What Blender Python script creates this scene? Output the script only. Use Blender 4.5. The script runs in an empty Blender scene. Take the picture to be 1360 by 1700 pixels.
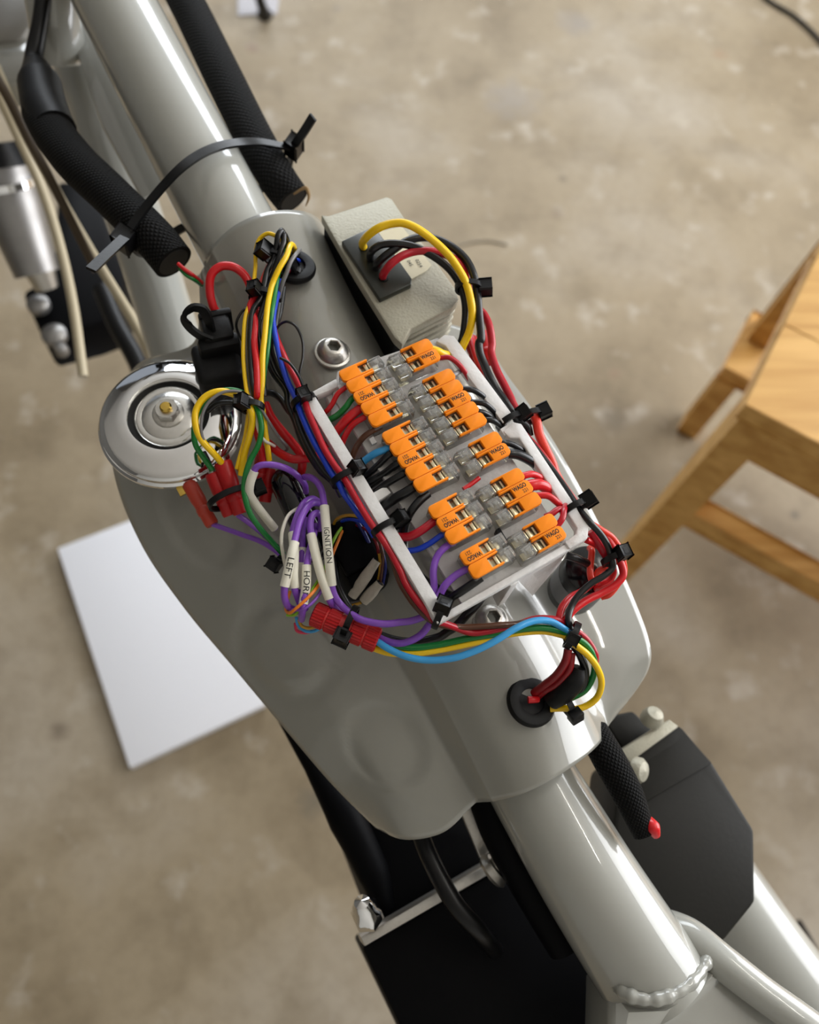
import bpy, bmesh, math, random
from mathutils import Vector, Matrix, noise
random.seed(7)
sc = bpy.context.scene
C = sc.collection
# ------------------------------------------------------------------ camera
F = 1362.0                 # focal length in pixels of the 1360x1700 frame
CAM_H = 1.12               # camera height above the floor (m)
ZT = CAM_H - 0.273         # height of the connector tray above the floor
_up = Vector((.11, .457, 1)).normalized()          # world up in camera axes
_y = (Vector((0, 1, 0)) - _up*_up.y).normalized()
_x = _y.cross(_up)
RC = Matrix((_x, _y, _up))
cam = bpy.data.cameras.new('camera'); camo = bpy.data.objects.new('camera', cam); C.objects.link(camo)
camo.matrix_world = Matrix.Translation((0, 0, CAM_H)) @ RC.to_4x4()
cam.sensor_fit = 'VERTICAL'; cam.sensor_height = 36; cam.lens = 36*F/1700
cam.clip_start = .01; cam.clip_end = 50
cam.dof.use_dof = True; cam.dof.focus_distance = .305; cam.dof.aperture_fstop = cam.lens/3.6
sc.camera = camo
# ------------------------------------------------------------------ light
w = bpy.data.worlds.new('world'); sc.world = w; w.use_nodes = True
w.node_tree.nodes['Background'].inputs[0].default_value = (.80, .88, 1, 1)
w.node_tree.nodes['Background'].inputs[1].default_value = .3
def area(name, loc, target, sx, sy, power, col):
    l = bpy.data.lights.new(name, 'AREA'); l.shape = 'RECTANGLE'; l.size = sx; l.size_y = sy
    l.energy = power; l.color = col
    o = bpy.data.objects.new(name, l); C.objects.link(o); o.location = loc
    d = Vector(target) - Vector(loc); o.rotation_euler = d.to_track_quat('-Z', 'Y').to_euler()
    return o
area('door_daylight', (2.95, .9, 1.35), (0, .5, .8), 2.6, 2.3, 106, (.97, .98, 1))
area('window_daylight', (.3, 3.35, 1.75), (.3, .4, .7), 2.6, 1.0, 56, (.90, .95, 1))
sc.view_settings.view_transform = 'Standard'; sc.view_settings.look = 'None'
sc.view_settings.gamma = 1; sc.view_settings.use_curve_mapping = False
sc.view_settings.exposure = 0.26
# ------------------------------------------------------------------ helpers
def ray(px, py): return RC @ Vector(((px-680)/F, -(py-850)/F, -1))
def PZ(px, py, z):
    r = ray(px, py); return Vector((0, 0, CAM_H)) + r*((z-CAM_H)/r.z)
def P(px, py, h): return PZ(px, py, ZT + h*.001)       # h: mm above the tray
def depth(p): return -(RC.transposed() @ (Vector(p)-Vector((0, 0, CAM_H)))).z
def mmpx(px, py, h): return depth(P(px, py, h))/F*1000  # mm per pixel there
Z = Vector((0, 0, 1)); MM = .001
def dirw(px, py, h, ang):
    a = math.radians(ang); return (P(px+8*math.cos(a), py+8*math.sin(a), h)-P(px-8*math.cos(a), py-8*math.sin(a), h)).normalized()
# crops used while measuring the photograph: name -> (x0, y0, scale)
CR = dict(c1=(0, 0, 3.022), c2=(280, 340, 3.778), c3=(150, 560, 3.4), c4=(500, 300, 3.4), c5=(520, 540, 5.23), c6=(680, 640, 4.533),
          c7=(400, 760, 4.533), c8=(600, 860, 2.957), d1=(380, 640, 5.667), d2=(720, 560, 6.18), d3=(440, 820, 5.667),
          d4=(0, 180, 3.865), d5=(540, 320, 4.857), d6=(660, 860, 5.667), d7=(880, 860, 4.722), d8=(400, 360, 8.5), p=(0, 0, 1))
def cv(seq):
    """'d1', (x,y,h), (x,y,h), 'c2', ... -> world points"""
    out = []; k = CR['p']; h = 0
    for s in seq:
        if isinstance(s, str): k = CR[s]
        else:
            if len(s) > 2: h = s[2]
            out.append(P(k[0]+s[0]/k[2], k[1]+s[1]/k[2], h))
    return out
# ---- materials
MATS = {}
def mat(name, col=(.8, .8, .8), rough=.5, metal=0, coat=0, trans=0, ior=1.45, alpha=1, nscale=0, nbump=0, ncol=0, spec=.5, sss=0):
    if name in MATS: return MATS[name]
    m = bpy.data.materials.new(name); m.use_nodes = True; nt = m.node_tree; b = nt.nodes['Principled BSDF']
    b.inputs['Base Color'].default_value = (*col, 1); b.inputs['Roughness'].default_value = rough
    b.inputs['Metallic'].default_value = metal; b.inputs['Coat Weight'].default_value = coat
    b.inputs['Coat Roughness'].default_value = .04
    b.inputs['Transmission Weight'].default_value = trans; b.inputs['IOR'].default_value = ior
    b.inputs['Alpha'].default_value = alpha; b.inputs['Specular IOR Level'].default_value = spec
    if nscale:
        tc = nt.nodes.new('ShaderNodeTexCoord'); n = nt.nodes.new('ShaderNodeTexNoise')
        n.inputs['Scale'].default_value = nscale; n.inputs['Detail'].default_value = 4
        nt.links.new(tc.outputs['Object'], n.inputs['Vector'])
        if nbump:
            bp = nt.nodes.new('ShaderNodeBump'); bp.inputs['Strength'].default_value = nbump; bp.inputs['Distance'].default_value = .001
            nt.links.new(n.outputs['Fac'], bp.inputs['Height']); nt.links.new(bp.outputs['Normal'], b.inputs['Normal'])
        if ncol:
            mx = nt.nodes.new('ShaderNodeMix'); mx.data_type = 'RGBA'
            mx.inputs[6].default_value = (*[c*(1-ncol) for c in col], 1); mx.inputs[7].default_value = (*[min(1, c*(1+ncol)) for c in col], 1)
            nt.links.new(n.outputs['Fac'], mx.inputs[0]); nt.links.new(mx.outputs[2], b.inputs['Base Color'])
    MATS[name] = m; return m
def srgb(r, g, b):
    f = lambda c: ((c/255+.055)/1.055)**2.4 if c > 10 else c/255/12.92
    return (f(r), f(g), f(b))
PAINT = mat('grey_gloss_paint', srgb(148, 147, 139), .28, coat=1.0, nscale=60, nbump=.02, ncol=.02)
PAINT2 = mat('grey_tube_paint', srgb(164, 164, 157), .28, coat=1.0, nscale=60, nbump=.02, ncol=.02)
BLK = mat('black_plastic', srgb(13, 13, 14), .32, spec=.35, nscale=900, nbump=.05)
RUB = mat('black_rubber', srgb(11, 11, 12), .5, spec=.3, nscale=600, nbump=.08)
DARK = mat('black_satin_paint', srgb(6, 6, 8), .55, spec=.1, nscale=300, nbump=.05)
BOXM = mat('lit_box_paint', srgb(34, 33, 30), .5, spec=.2, nscale=500, nbump=.06, ncol=.1)  # same black box paint, lightened where light falls on the right part
CHROME = mat('chrome', (.86, .86, .86), .035, metal=1, nscale=40, nbump=.004)
STEEL = mat('zinc_steel', (.56, .54, .50), .38, metal=1, nscale=700, nbump=.15, ncol=.12)
ALU = mat('cast_aluminium', srgb(166, 162, 146), .5, metal=.35, nscale=900, nbump=.25, ncol=.08)
DSTEEL = mat('dull_shock_metal', (.3, .29, .28), .4, metal=.8, nscale=80, nbump=.1, ncol=.2)
BRASS = mat('brass', srgb(214, 180, 90), .25, metal=1, nscale=300, nbump=.05)
TIN = mat('tinned_clamp_metal', srgb(216, 205, 172), .28, metal=.85, nscale=500, nbump=.05)
ORG = mat('orange_lever_plastic', srgb(252, 140, 8), .45, spec=.3, nscale=700, nbump=.03, ncol=.03)
INK = mat('black_print', srgb(30, 26, 22), .6, nscale=500, ncol=.1)
WHT = mat('white_shrink_sleeve', srgb(226, 222, 206), .5, nscale=400, nbump=.08, ncol=.04)
CREAM = mat('cream_fabric_sleeve', srgb(190, 184, 168), .8, nscale=900, nbump=.4, ncol=.1)
CABLE = mat('ivory_cable_jacket', srgb(190, 178, 150), .4, nscale=300, nbump=.04)
REDP = mat('red_connector_plastic', srgb(176, 18, 22), .38, nscale=500, nbump=.05)
REDT = mat('clear_red_spade_cover', srgb(205, 74, 56), .3, trans=.25, nscale=300, nbump=.06)
FOAM = mat('white_foam_board', srgb(235, 236, 242), .75, nscale=200, nbump=.05)
STICK = mat('cream_label', srgb(226, 218, 190), .6, nscale=300, ncol=.03)
SLOT = mat('dark_slot', srgb(9, 9, 9), .6, nscale=300, nbump=.03)
WC = {}
def wmat(c):
    cols = dict(red=(206, 22, 30), crimson=(176, 14, 34), black=(12, 12, 14), yellow=(246, 200, 10), green=(14, 118, 48), blue=(20, 62, 196),
                lightblue=(62, 160, 222), purple=(132, 78, 186), brown=(84, 48, 26), grey=(120, 118, 118), white=(226, 222, 208), orange=(238, 130, 30),
                lime=(140, 196, 40), darkred=(130, 14, 22), navy=(22, 34, 110), pink=(214, 50, 84), ochre=(188, 142, 34), coral=(232, 58, 40))
    return mat('insulation_'+c, srgb(*cols[c]), .33, coat=.15, nscale=200, nbump=.03, ncol=.05)
def clear_mat():
    m = bpy.data.materials.new('clear_polycarbonate'); m.use_nodes = True; nt = m.node_tree
    for n in list(nt.nodes): nt.nodes.remove(n)
    o = nt.nodes.new('ShaderNodeOutputMaterial'); t = nt.nodes.new('ShaderNodeBsdfTransparent'); g = nt.nodes.new('ShaderNodeBsdfGlossy')
    d = nt.nodes.new('ShaderNodeBsdfDiffuse'); m1 = nt.nodes.new('ShaderNodeMixShader'); m2 = nt.nodes.new('ShaderNodeMixShader')
    fr = nt.nodes.new('ShaderNodeFresnel'); fr.inputs[0].default_value = 1.38
    ns = nt.nodes.new('ShaderNodeTexNoise'); ns.inputs['Scale'].default_value = 500; tc = nt.nodes.new('ShaderNodeTexCoord')
    bp = nt.nodes.new('ShaderNodeBump'); bp.inputs['Strength'].default_value = .12; bp.inputs['Distance'].default_value = .001
    nt.links.new(tc.outputs['Object'], ns.inputs['Vector']); nt.links.new(ns.outputs['Fac'], bp.inputs['Height'])
    nt.links.new(bp.outputs['Normal'], g.inputs['Normal']); nt.links.new(bp.outputs['Normal'], fr.inputs['Normal'])
    t.inputs[0].default_value = (1, 1, .985, 1); g.inputs['Roughness'].default_value = .08; d.inputs[0].default_value = (.97, .96, .94, 1)
    m1.inputs[0].default_value = .12; nt.links.new(t.outputs[0], m1.inputs[1]); nt.links.new(d.outputs[0], m1.inputs[2])
    nt.links.new(fr.outputs[0], m2.inputs[0]); nt.links.new(m1.outputs[0], m2.inputs[1]); nt.links.new(g.outputs[0], m2.inputs[2])
    nt.links.new(m2.outputs[0], o.inputs[0]); return m
CLEAR = clear_mat()
FROST = mat('frosted_printed_plastic', srgb(228, 226, 224), .35, trans=.06, ior=1.3, nscale=350, nbump=.35, ncol=.04)
FROST2 = mat('frosted_plate_plastic', srgb(196, 193, 190), .35, trans=.1, ior=1.3, nscale=350, nbump=.3, ncol=.06)
def braid_mat():
    m = bpy.data.materials.new('black_braided_sleeve'); m.use_nodes = True; nt = m.node_tree; b = nt.nodes['Principled BSDF']
    b.inputs['Roughness'].default_value = .75; b.inputs['Specular IOR Level'].default_value = .16
    uv = nt.nodes.new('ShaderNodeUVMap'); 
    outs = []
    for s in (1, -1):
        mp = nt.nodes.new('ShaderNodeMapping'); mp.inputs['Rotation'].default_value = (0, 0, s*.785)
        wv = nt.nodes.new('ShaderNodeTexWave'); wv.inputs['Scale'].default_value = 1.3; wv.inputs['Distortion'].default_value = .8; wv.inputs['Detail'].default_value = 2
        nt.links.new(uv.outputs[0], mp.inputs[0]); nt.links.new(mp.outputs[0], wv.inputs[0]); outs.append(wv)
    mu = nt.nodes.new('ShaderNodeMath'); mu.operation = 'MULTIPLY'
    nt.links.new(outs[0].outputs['Fac'], mu.inputs[0]); nt.links.new(outs[1].outputs['Fac'], mu.inputs[1])
    bp = nt.nodes.new('ShaderNodeBump'); bp.inputs['Strength'].default_value = .9; bp.inputs['Distance'].default_value = .0012
    nt.links.new(mu.outputs[0], bp.inputs['Height']); nt.links.new(bp.outputs[0], b.inputs['Normal'])
    mx = nt.nodes.new('ShaderNodeMix'); mx.data_type = 'RGBA'; mx.inputs[6].default_value = (.002, .002, .002, 1); mx.inputs[7].default_value = (.013, .0125, .0115, 1)
    nt.links.new(mu.outputs[0], mx.inputs[0]); nt.links.new(mx.outputs[2], b.inputs['Base Color'])
    return m
BRAID = braid_mat()
# ---- objects
ORI = {}
def tag(o, label=None, cat=None, group=None, kind=None):
    if label: o['label'] = label
    if cat: o['category'] = cat
    if group: o['group'] = group
    if kind: o['kind'] = kind
    return o
def empty(name, loc, label, cat, group=None):
    o = bpy.data.objects.new(name, None); C.objects.link(o); o.location = loc; o.empty_display_size = .01; ORI[o.name] = Vector(loc)
    return tag(o, label, cat, group)
def mk(name, vf, m, parent=None, sharp=40, uv=None):
    vs, fs = vf[0], vf[1]
    if parent is None:
        org = Vector((sum(v[0] for v in vs)/len(vs), sum(v[1] for v in vs)/len(vs), min(v[2] for v in vs)))
    else: org = ORI[parent.name]
    me = bpy.data.meshes.new(name); me.from_pydata([Vector(v)-org for v in vs], [], fs)
    if len(vf) > 2 and vf[2]:
        l = me.uv_layers.new(name='UVMap')
        for k, lp in enumerate(me.loops): l.data[k].uv = vf[2][k]
    bm = bmesh.new(); bm.from_mesh(me); bmesh.ops.recalc_face_normals(bm, faces=bm.faces); bm.to_mesh(me); bm.free()
    me.materials.append(m)
    me.polygons.foreach_set('use_smooth', [True]*len(me.polygons)); me.set_sharp_from_angle(angle=math.radians(sharp)); me.update()
    o = bpy.data.objects.new(name, me); C.objects.link(o)
    if parent is None: o.location = org
    else: o.parent = parent
    ORI[o.name] = org
    return o
def join(*l):
    V, Fc = [], []
    for vf in l:
        n = len(V); V += list(vf[0]); Fc += [[i+n for i in f] for f in vf[1]]
    return V, Fc
def spline(pts, n=8):
    if len(pts) < 3: return [pts[0].lerp(pts[-1], i/n) for i in range(n+1)]
    q = [pts[0]*2-pts[1]]+list(pts)+[pts[-1]*2-pts[-2]]; out = []
    for i in range(1, len(q)-2):
        a, b, c, d = q[i-1:i+3]
        # centripetal-ish: damp tangents for uneven spacing
        lb = (c-b).length; t1 = (c-a); t2 = (d-b)
        t1 = t1*(lb/max(1e-9, (b-a).length+lb)); t2 = t2*(lb/max(1e-9, (d-c).length+lb))
        for k in range(n):
            t = k/n; t_2 = t*t; t_3 = t_2*t
            out.append(b*(2*t_3-3*t_2+1)+t1*(t_3-2*t_2+t)+c*(-2*t_3+3*t_2)+t2*(t_3-t_2))
    out.append(pts[-1]); return out
def tubevf(pts, r, n=10, caps=True, uv=False, inner=None):
    """r in mm: number or list along the points; returns verts/faces(/uv)"""
    m = len(pts); rr = [r]*m if not isinstance(r, (list, tuple)) else [r[0]+(r[-1]-r[0])*0 if False else r[min(len(r)-1, int(round(i*(len(r)-1)/(m-1))))] for i in range(m)]
    if isinstance(r, (list, tuple)):
        rr = []
        for i in range(m):
            x = i*(len(r)-1)/(m-1); k = min(int(x), len(r)-2); rr.append(r[k]+(r[k+1]-r[k])*(x-k))
    V, Fc, UV = [], [], []
    t = (pts[1]-pts[0]).normalized(); nrm = t.cross(Z)
    if nrm.length < .1: nrm = t.cross(Vector((1, 0, 0)))
    nrm.normalize(); L = [0]
    for i in range(m):
        t2 = (pts[min(i+1, m-1)]-pts[max(i-1, 0)]).normalized()
        if i: L.append(L[-1]+(pts[i]-pts[i-1]).length)
        nrm = (nrm-t2*nrm.dot(t2)).normalized(); b = t2.cross(nrm)
        for k in range(n):
            a = 2*math.pi*k/n; V.append(pts[i]+(nrm*math.cos(a)+b*math.sin(a))*rr[i]*MM)
    for i in range(m-1):
        for k in range(n):
            Fc.append([i*n+k, i*n+(k+1) % n, (i+1)*n+(k+1) % n, (i+1)*n+k])
            if uv:
                u0, u1 = k/n*8, (k+1)/n*8; v0, v1 = L[i]/(rr[0]*MM*.785), L[i+1]/(rr[0]*MM*.785)
                UV += [(u0, v0), (u1, v0), (u1, v1), (u0, v1)]
    if caps:
        Fc.append(list(range(n))[::-1]); Fc.append([(m-1)*n+k for k in range(n)])
        if uv: UV += [(0, 0)]*(2*n)
    return (V, Fc, UV) if uv else (V, Fc)
def boxvf(c, x, y, z, bev=0, seg=2):
    """c centre, x y z half-vectors (m), bevel mm"""
    bm = bmesh.new(); bmesh.ops.create_cube(bm, size=2)
    M = Matrix((x, y, z)).transposed()
    for v in bm.verts: v.co = M @ v.co
    if bev: bmesh.ops.bevel(bm, geom=list(bm.edges), offset=bev*MM, segments=seg, affect='EDGES', profile=.5)
    bm.verts.index_update()
    r = ([v.co+Vector(c) for v in bm.verts], [[v.index for v in f.verts] for f in bm.faces]); bm.free(); return r
def prismvf(poly, d, bev=0):
    """poly: world points (top loop), d: extrusion vector (m)"""
    bm = bmesh.new(); n = len(poly)
    a = [bm.verts.new(p) for p in poly]; b = [bm.verts.new(Vector(p)+d) for p in poly]
    bm.faces.new(a); bm.faces.new(b[::-1])
    for i in range(n): bm.faces.new([a[i], b[i], b[(i+1) % n], a[(i+1) % n]])
    bmesh.ops.recalc_face_normals(bm, faces=bm.faces)
    if bev: bmesh.ops.bevel(bm, geom=list(bm.edges), offset=bev*MM, segments=2, affect='EDGES', profile=.5)
    bm.verts.index_update()
    r = ([v.co.copy() for v in bm.verts], [[v.index for v in f.verts] for f in bm.faces]); bm.free(); return r
def lathevf(c, prof, axis=Z, n=40, hexes=(), twist=0):
    """prof [(r,z)] mm about axis through c; ring indices in hexes are six-sided"""
    ax = Vector(axis).normalized(); x = ax.cross(Vector((0, 1, .01))).normalized(); y = ax.cross(x); V, Fc = [], []
    for i, (r, z) in enumerate(prof):
        for k in range(n):
            a = 2*math.pi*k/n+twist; rr = r
            if i in hexes:
                s = (a-twist) % (math.pi/3)-math.pi/6; rr = r*math.cos(math.pi/6)/math.cos(s)
            V.append(Vector(c)+(x*math.cos(a)+y*math.sin(a))*rr*MM+ax*z*MM)
    for i in range(len(prof)-1):
        for k in range(n): Fc.append([i*n+k, i*n+(k+1) % n, (i+1)*n+(k+1) % n, (i+1)*n+k])
    if prof[0][0] > 0: Fc.append(list(range(n))[::-1])
    if prof[-1][0] > 0: Fc.append([(len(prof)-1)*n+k for k in range(n)])
    return V, Fc
def textmesh(s, size, offset=0.0, align='CENTER'):
    cu = bpy.data.curves.new('txt', 'FONT'); cu.body = s; cu.size = size; cu.offset = offset; cu.align_x = align; cu.align_y = 'CENTER'
    cu.resolution_u = 3
    o = bpy.data.objects.new('txt', cu); C.objects.link(o); dg = bpy.context.evaluated_depsgraph_get(); dg.update()
    me = bpy.data.meshes.new_from_object(o.evaluated_get(dg))
    bm = bmesh.new(); bm.from_mesh(me); bmesh.ops.triangulate(bm, faces=bm.faces)
    bmesh.ops.subdivide_edges(bm, edges=[e for e in bm.edges if e.calc_length() > size*.35], cuts=1); bm.verts.index_update()
    vf = ([v.co.copy() for v in bm.verts], [[v.index for v in f.verts] for f in bm.faces]); bm.free()
    bpy.data.objects.remove(o); bpy.data.curves.remove(cu); bpy.data.meshes.remove(me); return vf
# ------------------------------------------------------------------ the room
def floor_mat():
    m = bpy.data.materials.new('worn_concrete'); m.use_nodes = True; nt = m.node_tree; b = nt.nodes['Principled BSDF']; N = nt.nodes.new; L = nt.links.new
    tc = N('ShaderNodeTexCoord'); b.inputs['Roughness'].default_value = .62
    def ns(scale, det, rough=.55):
        n = N('ShaderNodeTexNoise'); n.inputs['Scale'].default_value = scale; n.inputs['Detail'].default_value = det; n.inputs['Roughness'].default_value = rough
        L(tc.outputs['Object'], n.inputs['Vector']); return n.outputs['Fac']
    def ramp(f, stops):
        r = N('ShaderNodeValToRGB'); e = r.color_ramp.elements
        while len(e) < len(stops): e.new(.5)
        for el, (p, c) in zip(e, stops): el.position = p; el.color = (*c, 1)
        L(f, r.inputs[0]); return r.outputs[0]
    def mix(a, bb, f, mode='MIX'):
        x = N('ShaderNodeMix'); x.data_type = 'RGBA'; x.blend_type = mode
        (L(f, x.inputs[0]) if not isinstance(f, float) else setattr(x.inputs[0], 'default_value', f)); L(a, x.inputs[6])
        (L(bb, x.inputs[7]) if not isinstance(bb, tuple) else setattr(x.inputs[7], 'default_value', (*bb, 1))); return x.outputs[2]
    base = ramp(ns(2.2, 5), [(.3, srgb(132, 116, 90)), (.5, srgb(152, 137, 112)), (.7, srgb(166, 155, 138))])
    blot = ramp(ns(9, 6, .65), [(.34, (.72, .70, .67)), (.52, (1, 1, 1)), (.75, (1.0, 1.0, 1.0))])
    fine = ramp(ns(60, 6, .7), [(.25, (.80, .79, .77)), (.55, (1, 1, 1)), (.8, (1.0, 1.0, 1.0))])
    c = mix(base, blot, .75, 'MULTIPLY'); c = mix(c, fine, .7, 'MULTIPLY')
    pale = ramp(ns(14, 5), [(.58, (0, 0, 0)), (.72, (1, 1, 1))]); c = mix(c, srgb(172, 161, 144), pale)
    # stains
    for px, py, rad, col in ((98, 1214, .016, (70, 52, 34)), (520, 1332, .024, (84, 80, 72)), (935, 297, .012, (70, 62, 52)), (955, 38, .05, (128, 122, 118)), (850, 165, .07, (142, 136, 130)),
                             (1020, 698, .03, (110, 100, 84)), (925, 355, .018, (120, 104, 86)), (1320, 855, .012, (60, 54, 46)), (1090, 1450, .03, (120, 108, 94)), (420, 80, .02, (128, 100, 82)),
                             (1195, 90, .022, (150, 122, 94)), (1020, 620, .014, (134, 104, 84)), (560, 15, .012, (120, 112, 104))):
        p = PZ(px, py, 0); d = N('ShaderNodeVectorMath'); d.operation = 'DISTANCE'
        wob = N('ShaderNodeTexNoise'); wob.inputs['Scale'].default_value = 40; L(tc.outputs['Object'], wob.inputs['Vector'])
        wa = N('ShaderNodeMath'); wa.operation = 'MULTIPLY_ADD'; wa.inputs[1].default_value = rad*1.2; wa.inputs[2].default_value = -rad*.6
        L(tc.outputs['Object'], d.inputs[0]); d.inputs[1].default_value = p; L(wob.outputs['Fac'], wa.inputs[0])
        ad = N('ShaderNodeMath'); ad.operation = 'ADD'; L(d.outputs['Value'], ad.inputs[0]); L(wa.outputs[0], ad.inputs[1])
        mr = N('ShaderNodeMapRange'); mr.inputs[1].default_value = rad*.25; mr.inputs[2].default_value = rad; mr.inputs[3].default_value = .5; mr.inputs[4].default_value = 0
        L(ad.outputs[0], mr.inputs[0]); c = mix(c, srgb(*col), mr.outputs[0])
    L(c, b.inputs['Base Color'])
    bp = N('ShaderNodeBump'); bp.inputs['Strength'].default_value = .25; bp.inputs['Distance'].default_value = .002; L(ns(120, 6), bp.inputs['Height']); L(bp.outputs[0], b.inputs['Normal'])
    return m
def struct(name, lo, hi, m):
    lo, hi = Vector(lo), Vector(hi); h = (hi-lo)/2
    o = mk(name, boxvf((lo+hi)/2, Vector((h.x, 0, 0)), Vector((0, h.y, 0)), Vector((0, 0, h.z))), m); return tag(o, kind='structure')
fl = struct('floor', (-3, -2.5, -.1), (3.2, 3.5, 0), floor_mat()); 
fo = fl.location.copy()
for v in fl.data.vertices: v.co += fo
fl.location = (0, 0, 0)
WALL = mat('painted_garage_wall', srgb(100, 98, 94), .85, nscale=8, nbump=.1, ncol=.06)
CEIL = mat('white_garage_ceiling', srgb(216, 214, 210), .9, nscale=8, nbump=.05, ncol=.03)
struct('wall_left', (-3.1, -2.5, 0), (-3, 3.5, 2.6), WALL)
struct('wall_back', (-3, -2.6, 0), (3.2, -2.5, 2.6), mat('white_back_wall', srgb(206, 204, 198), .85, nscale=8, nbump=.1, ncol=.04))
struct('ceiling', (-3.1, -2.6, 2.6), (3.3, 3.6, 2.7), CEIL)
# right side: open garage door between two wall pieces and a header; far side: a wall with a long window opening
struct('wall_right', (3.1, -2.5, 0), (3.2, -.5, 2.6), WALL); struct('wall_right_header', (3.1, -.5, 2.45), (3.2, 3.5, 2.6), WALL)
struct('wall_front', (-3, 3.5, 0), (3.2, 3.6, 1.2), WALL); struct('wall_front_header', (-3, 3.5, 2.3), (3.2, 3.6, 2.6), WALL)
# ceiling batten lamp (seen as the thin bright line in the paint)
lamp = empty('ceiling_lamp', (1.15, .55, 2.6), 'long white batten lamp on the garage ceiling', 'lamp')
mk('housing', boxvf((1.15, .55, 2.57), Vector((.03, 0, 0)), Vector((0, .65, 0)), Vector((0, 0, .03)), 4), CEIL, lamp)
em = bpy.data.materials.new('lamp_tube_glow'); em.use_nodes = True
em.node_tree.nodes['Principled BSDF'].inputs['Emission Color'].default_value = (1, .97, .9, 1)
em.node_tree.nodes['Principled BSDF'].inputs['Emission Strength'].default_value = 40
mk('lamp_tube', tubevf(spline([Vector((1.15, -.07, 2.525)), Vector((1.15, 1.17, 2.525))]), 14, 12), em, lamp)
# ------------------------------------------------------------------ floor things
q = [PZ(95, 910, .018), PZ(215, 1275, .018), PZ(440, 1170, .018)]; q.append(q[0]+q[2]-q[1])
tag(mk('foam_board', prismvf(q, Vector((0, 0, -.018)), 1.5), FOAM), 'white foam board lying on the concrete at the left', 'board')
# step stool
def wood_mat():
    m = bpy.data.materials.new('oiled_beech'); m.use_nodes = True; nt = m.node_tree; b = nt.nodes['Principled BSDF']; b.inputs['Roughness'].default_value = .45
    tc = nt.nodes.new('ShaderNodeTexCoord'); mp = nt.nodes.new('ShaderNodeMapping'); mp.inputs['Rotation'].default_value = (0, 0, .987); mp.inputs['Scale'].default_value = (4, 60, 60)
    n = nt.nodes.new('ShaderNodeTexNoise'); n.inputs['Scale'].default_value = 1; n.inputs['Detail'].default_value = 5
    r = nt.nodes.new('ShaderNodeValToRGB'); r.color_ramp.elements[0].position = .3; r.color_ramp.elements[0].color = (*srgb(184, 134, 62), 1); r.color_ramp.elements[1].position = .7; r.color_ramp.elements[1].color = (*srgb(222, 176, 104), 1)
    nt.links.new(tc.outputs['Object'], mp.inputs[0]); nt.links.new(mp.outputs[0], n.inputs['Vector']); nt.links.new(n.outputs['Fac'], r.inputs[0]); nt.links.new(r.outputs[0], b.inputs['Base Color']); return m
WOOD = wood_mat()
c0 = PZ(1240, 672, .5); e1 = (PZ(1360, 425, .5)-c0).normalized(); e2 = Vector((e1.y, -e1.x, 0))
st = empty('step_stool', Vector((c0.x, c0.y, 0)), 'light wooden step stool standing on the concrete floor', 'stool')
def SP(a, b, z): return Vector((c0.x, c0.y, 0))+e1*a+e2*b+Z*z
def sbox(name, a0, a1, b0, b1, z0, z1, bev=2):
    return mk(name, boxvf(SP((a0+a1)/2, (b0+b1)/2, (z0+z1)/2), e1*(a1-a0)/2, e2*(b1-b0)/2, Z*(z1-z0)/2, bev), WOOD, st)
for k in range(3): sbox('seat_plank', k*.112, k*.112+.112, 0, .55, .478, .5, 1)
sbox('apron', .005, .025, .03, .52, .425, .478); sbox('apron', .31, .33, .03, .52, .425, .478)
sbox('side_rail', .03, .30, .008, .028, .425, .478); sbox('side_rail', .03, .30, .522, .542, .425, .478)
for b0 in (.004, .511):
    top = [SP(.003, b0, .478), SP(.003, b0+.035, .478), SP(.062, b0+.035, .478), SP(.062, b0, .478)]
    bot = [SP(.0, b0, 0), SP(.0, b0+.035, 0), SP(.036, b0+.035, 0), SP(.036, b0, 0)]
    mk('leg', (top+bot, [[0, 1, 2, 3], [7, 6, 5, 4]]+[[i, i+4, (i+1) % 4+4, (i+1) % 4] for i in range(4)]), WOOD, st)
    sbox('leg', .325, .36, b0+.008, b0+.036, 0, .478)
sbox('stretcher', .004, .03, .038, .512, .262, .292); sbox('stretcher', .33, .352, .038, .512, .15, .18)
sbox('step_board', .26, .375, .002, .548, .225, .247, 3)
# small things on the floor far off
tag(mk('floor_cable', tubevf(spline([PZ(x, y, .004) for x, y in ((1240, -40), (1275, 0), (1320, 28), (1362, 68), (1400, 120))]), 5, 10), RUB), 'dark cable on the floor in the top right corner', 'cable')
tl = empty('clamp_foot', PZ(437, 30, 0), 'small black clamp foot on the floor at the top edge', 'clamp')
mk('post', tubevf(spline([PZ(442, 28, .004), PZ(430, -6, .06), PZ(424, -50, .10)]), [11, 9, 9], 12), BLK, tl)
mk('foot_pad', lathevf(PZ(440, 26, 0), [(15, 0), (15, 5), (11, 9), (0, 10)]), BLK, tl)
tag(mk('paper_sheet', prismvf([PZ(395, 25, .003), PZ(395, -60, .003), PZ(470, -60, .003), PZ(460, 22, .003)], Vector((0, 0, -.003))), mat('grey_paper', srgb(186, 184, 188), .8, nscale=100, ncol=.05)), 'pale paper scrap under the black clamp foot', 'paper')
tag(mk('twig', tubevf(spline([PZ(1326, 1528, .005), PZ(1338, 1555, .012), PZ(1352, 1592, .012), PZ(1358, 1606, .005)]), [3, 6, 10, 5], 8), DARK), 'dark stick on the floor at the right edge below', 'stick')
tag(mk('floor_string', tubevf(spline([PZ(x, y, .002) for x, y in ((742, 420), (775, 404), (810, 400), (842, 406))]), 1.6, 6), mat('grey_string', srgb(128, 120, 106), .7, nscale=200, nbump=.1)), 'thin grey curved string on floor beside finned regulator', 'string')
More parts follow.
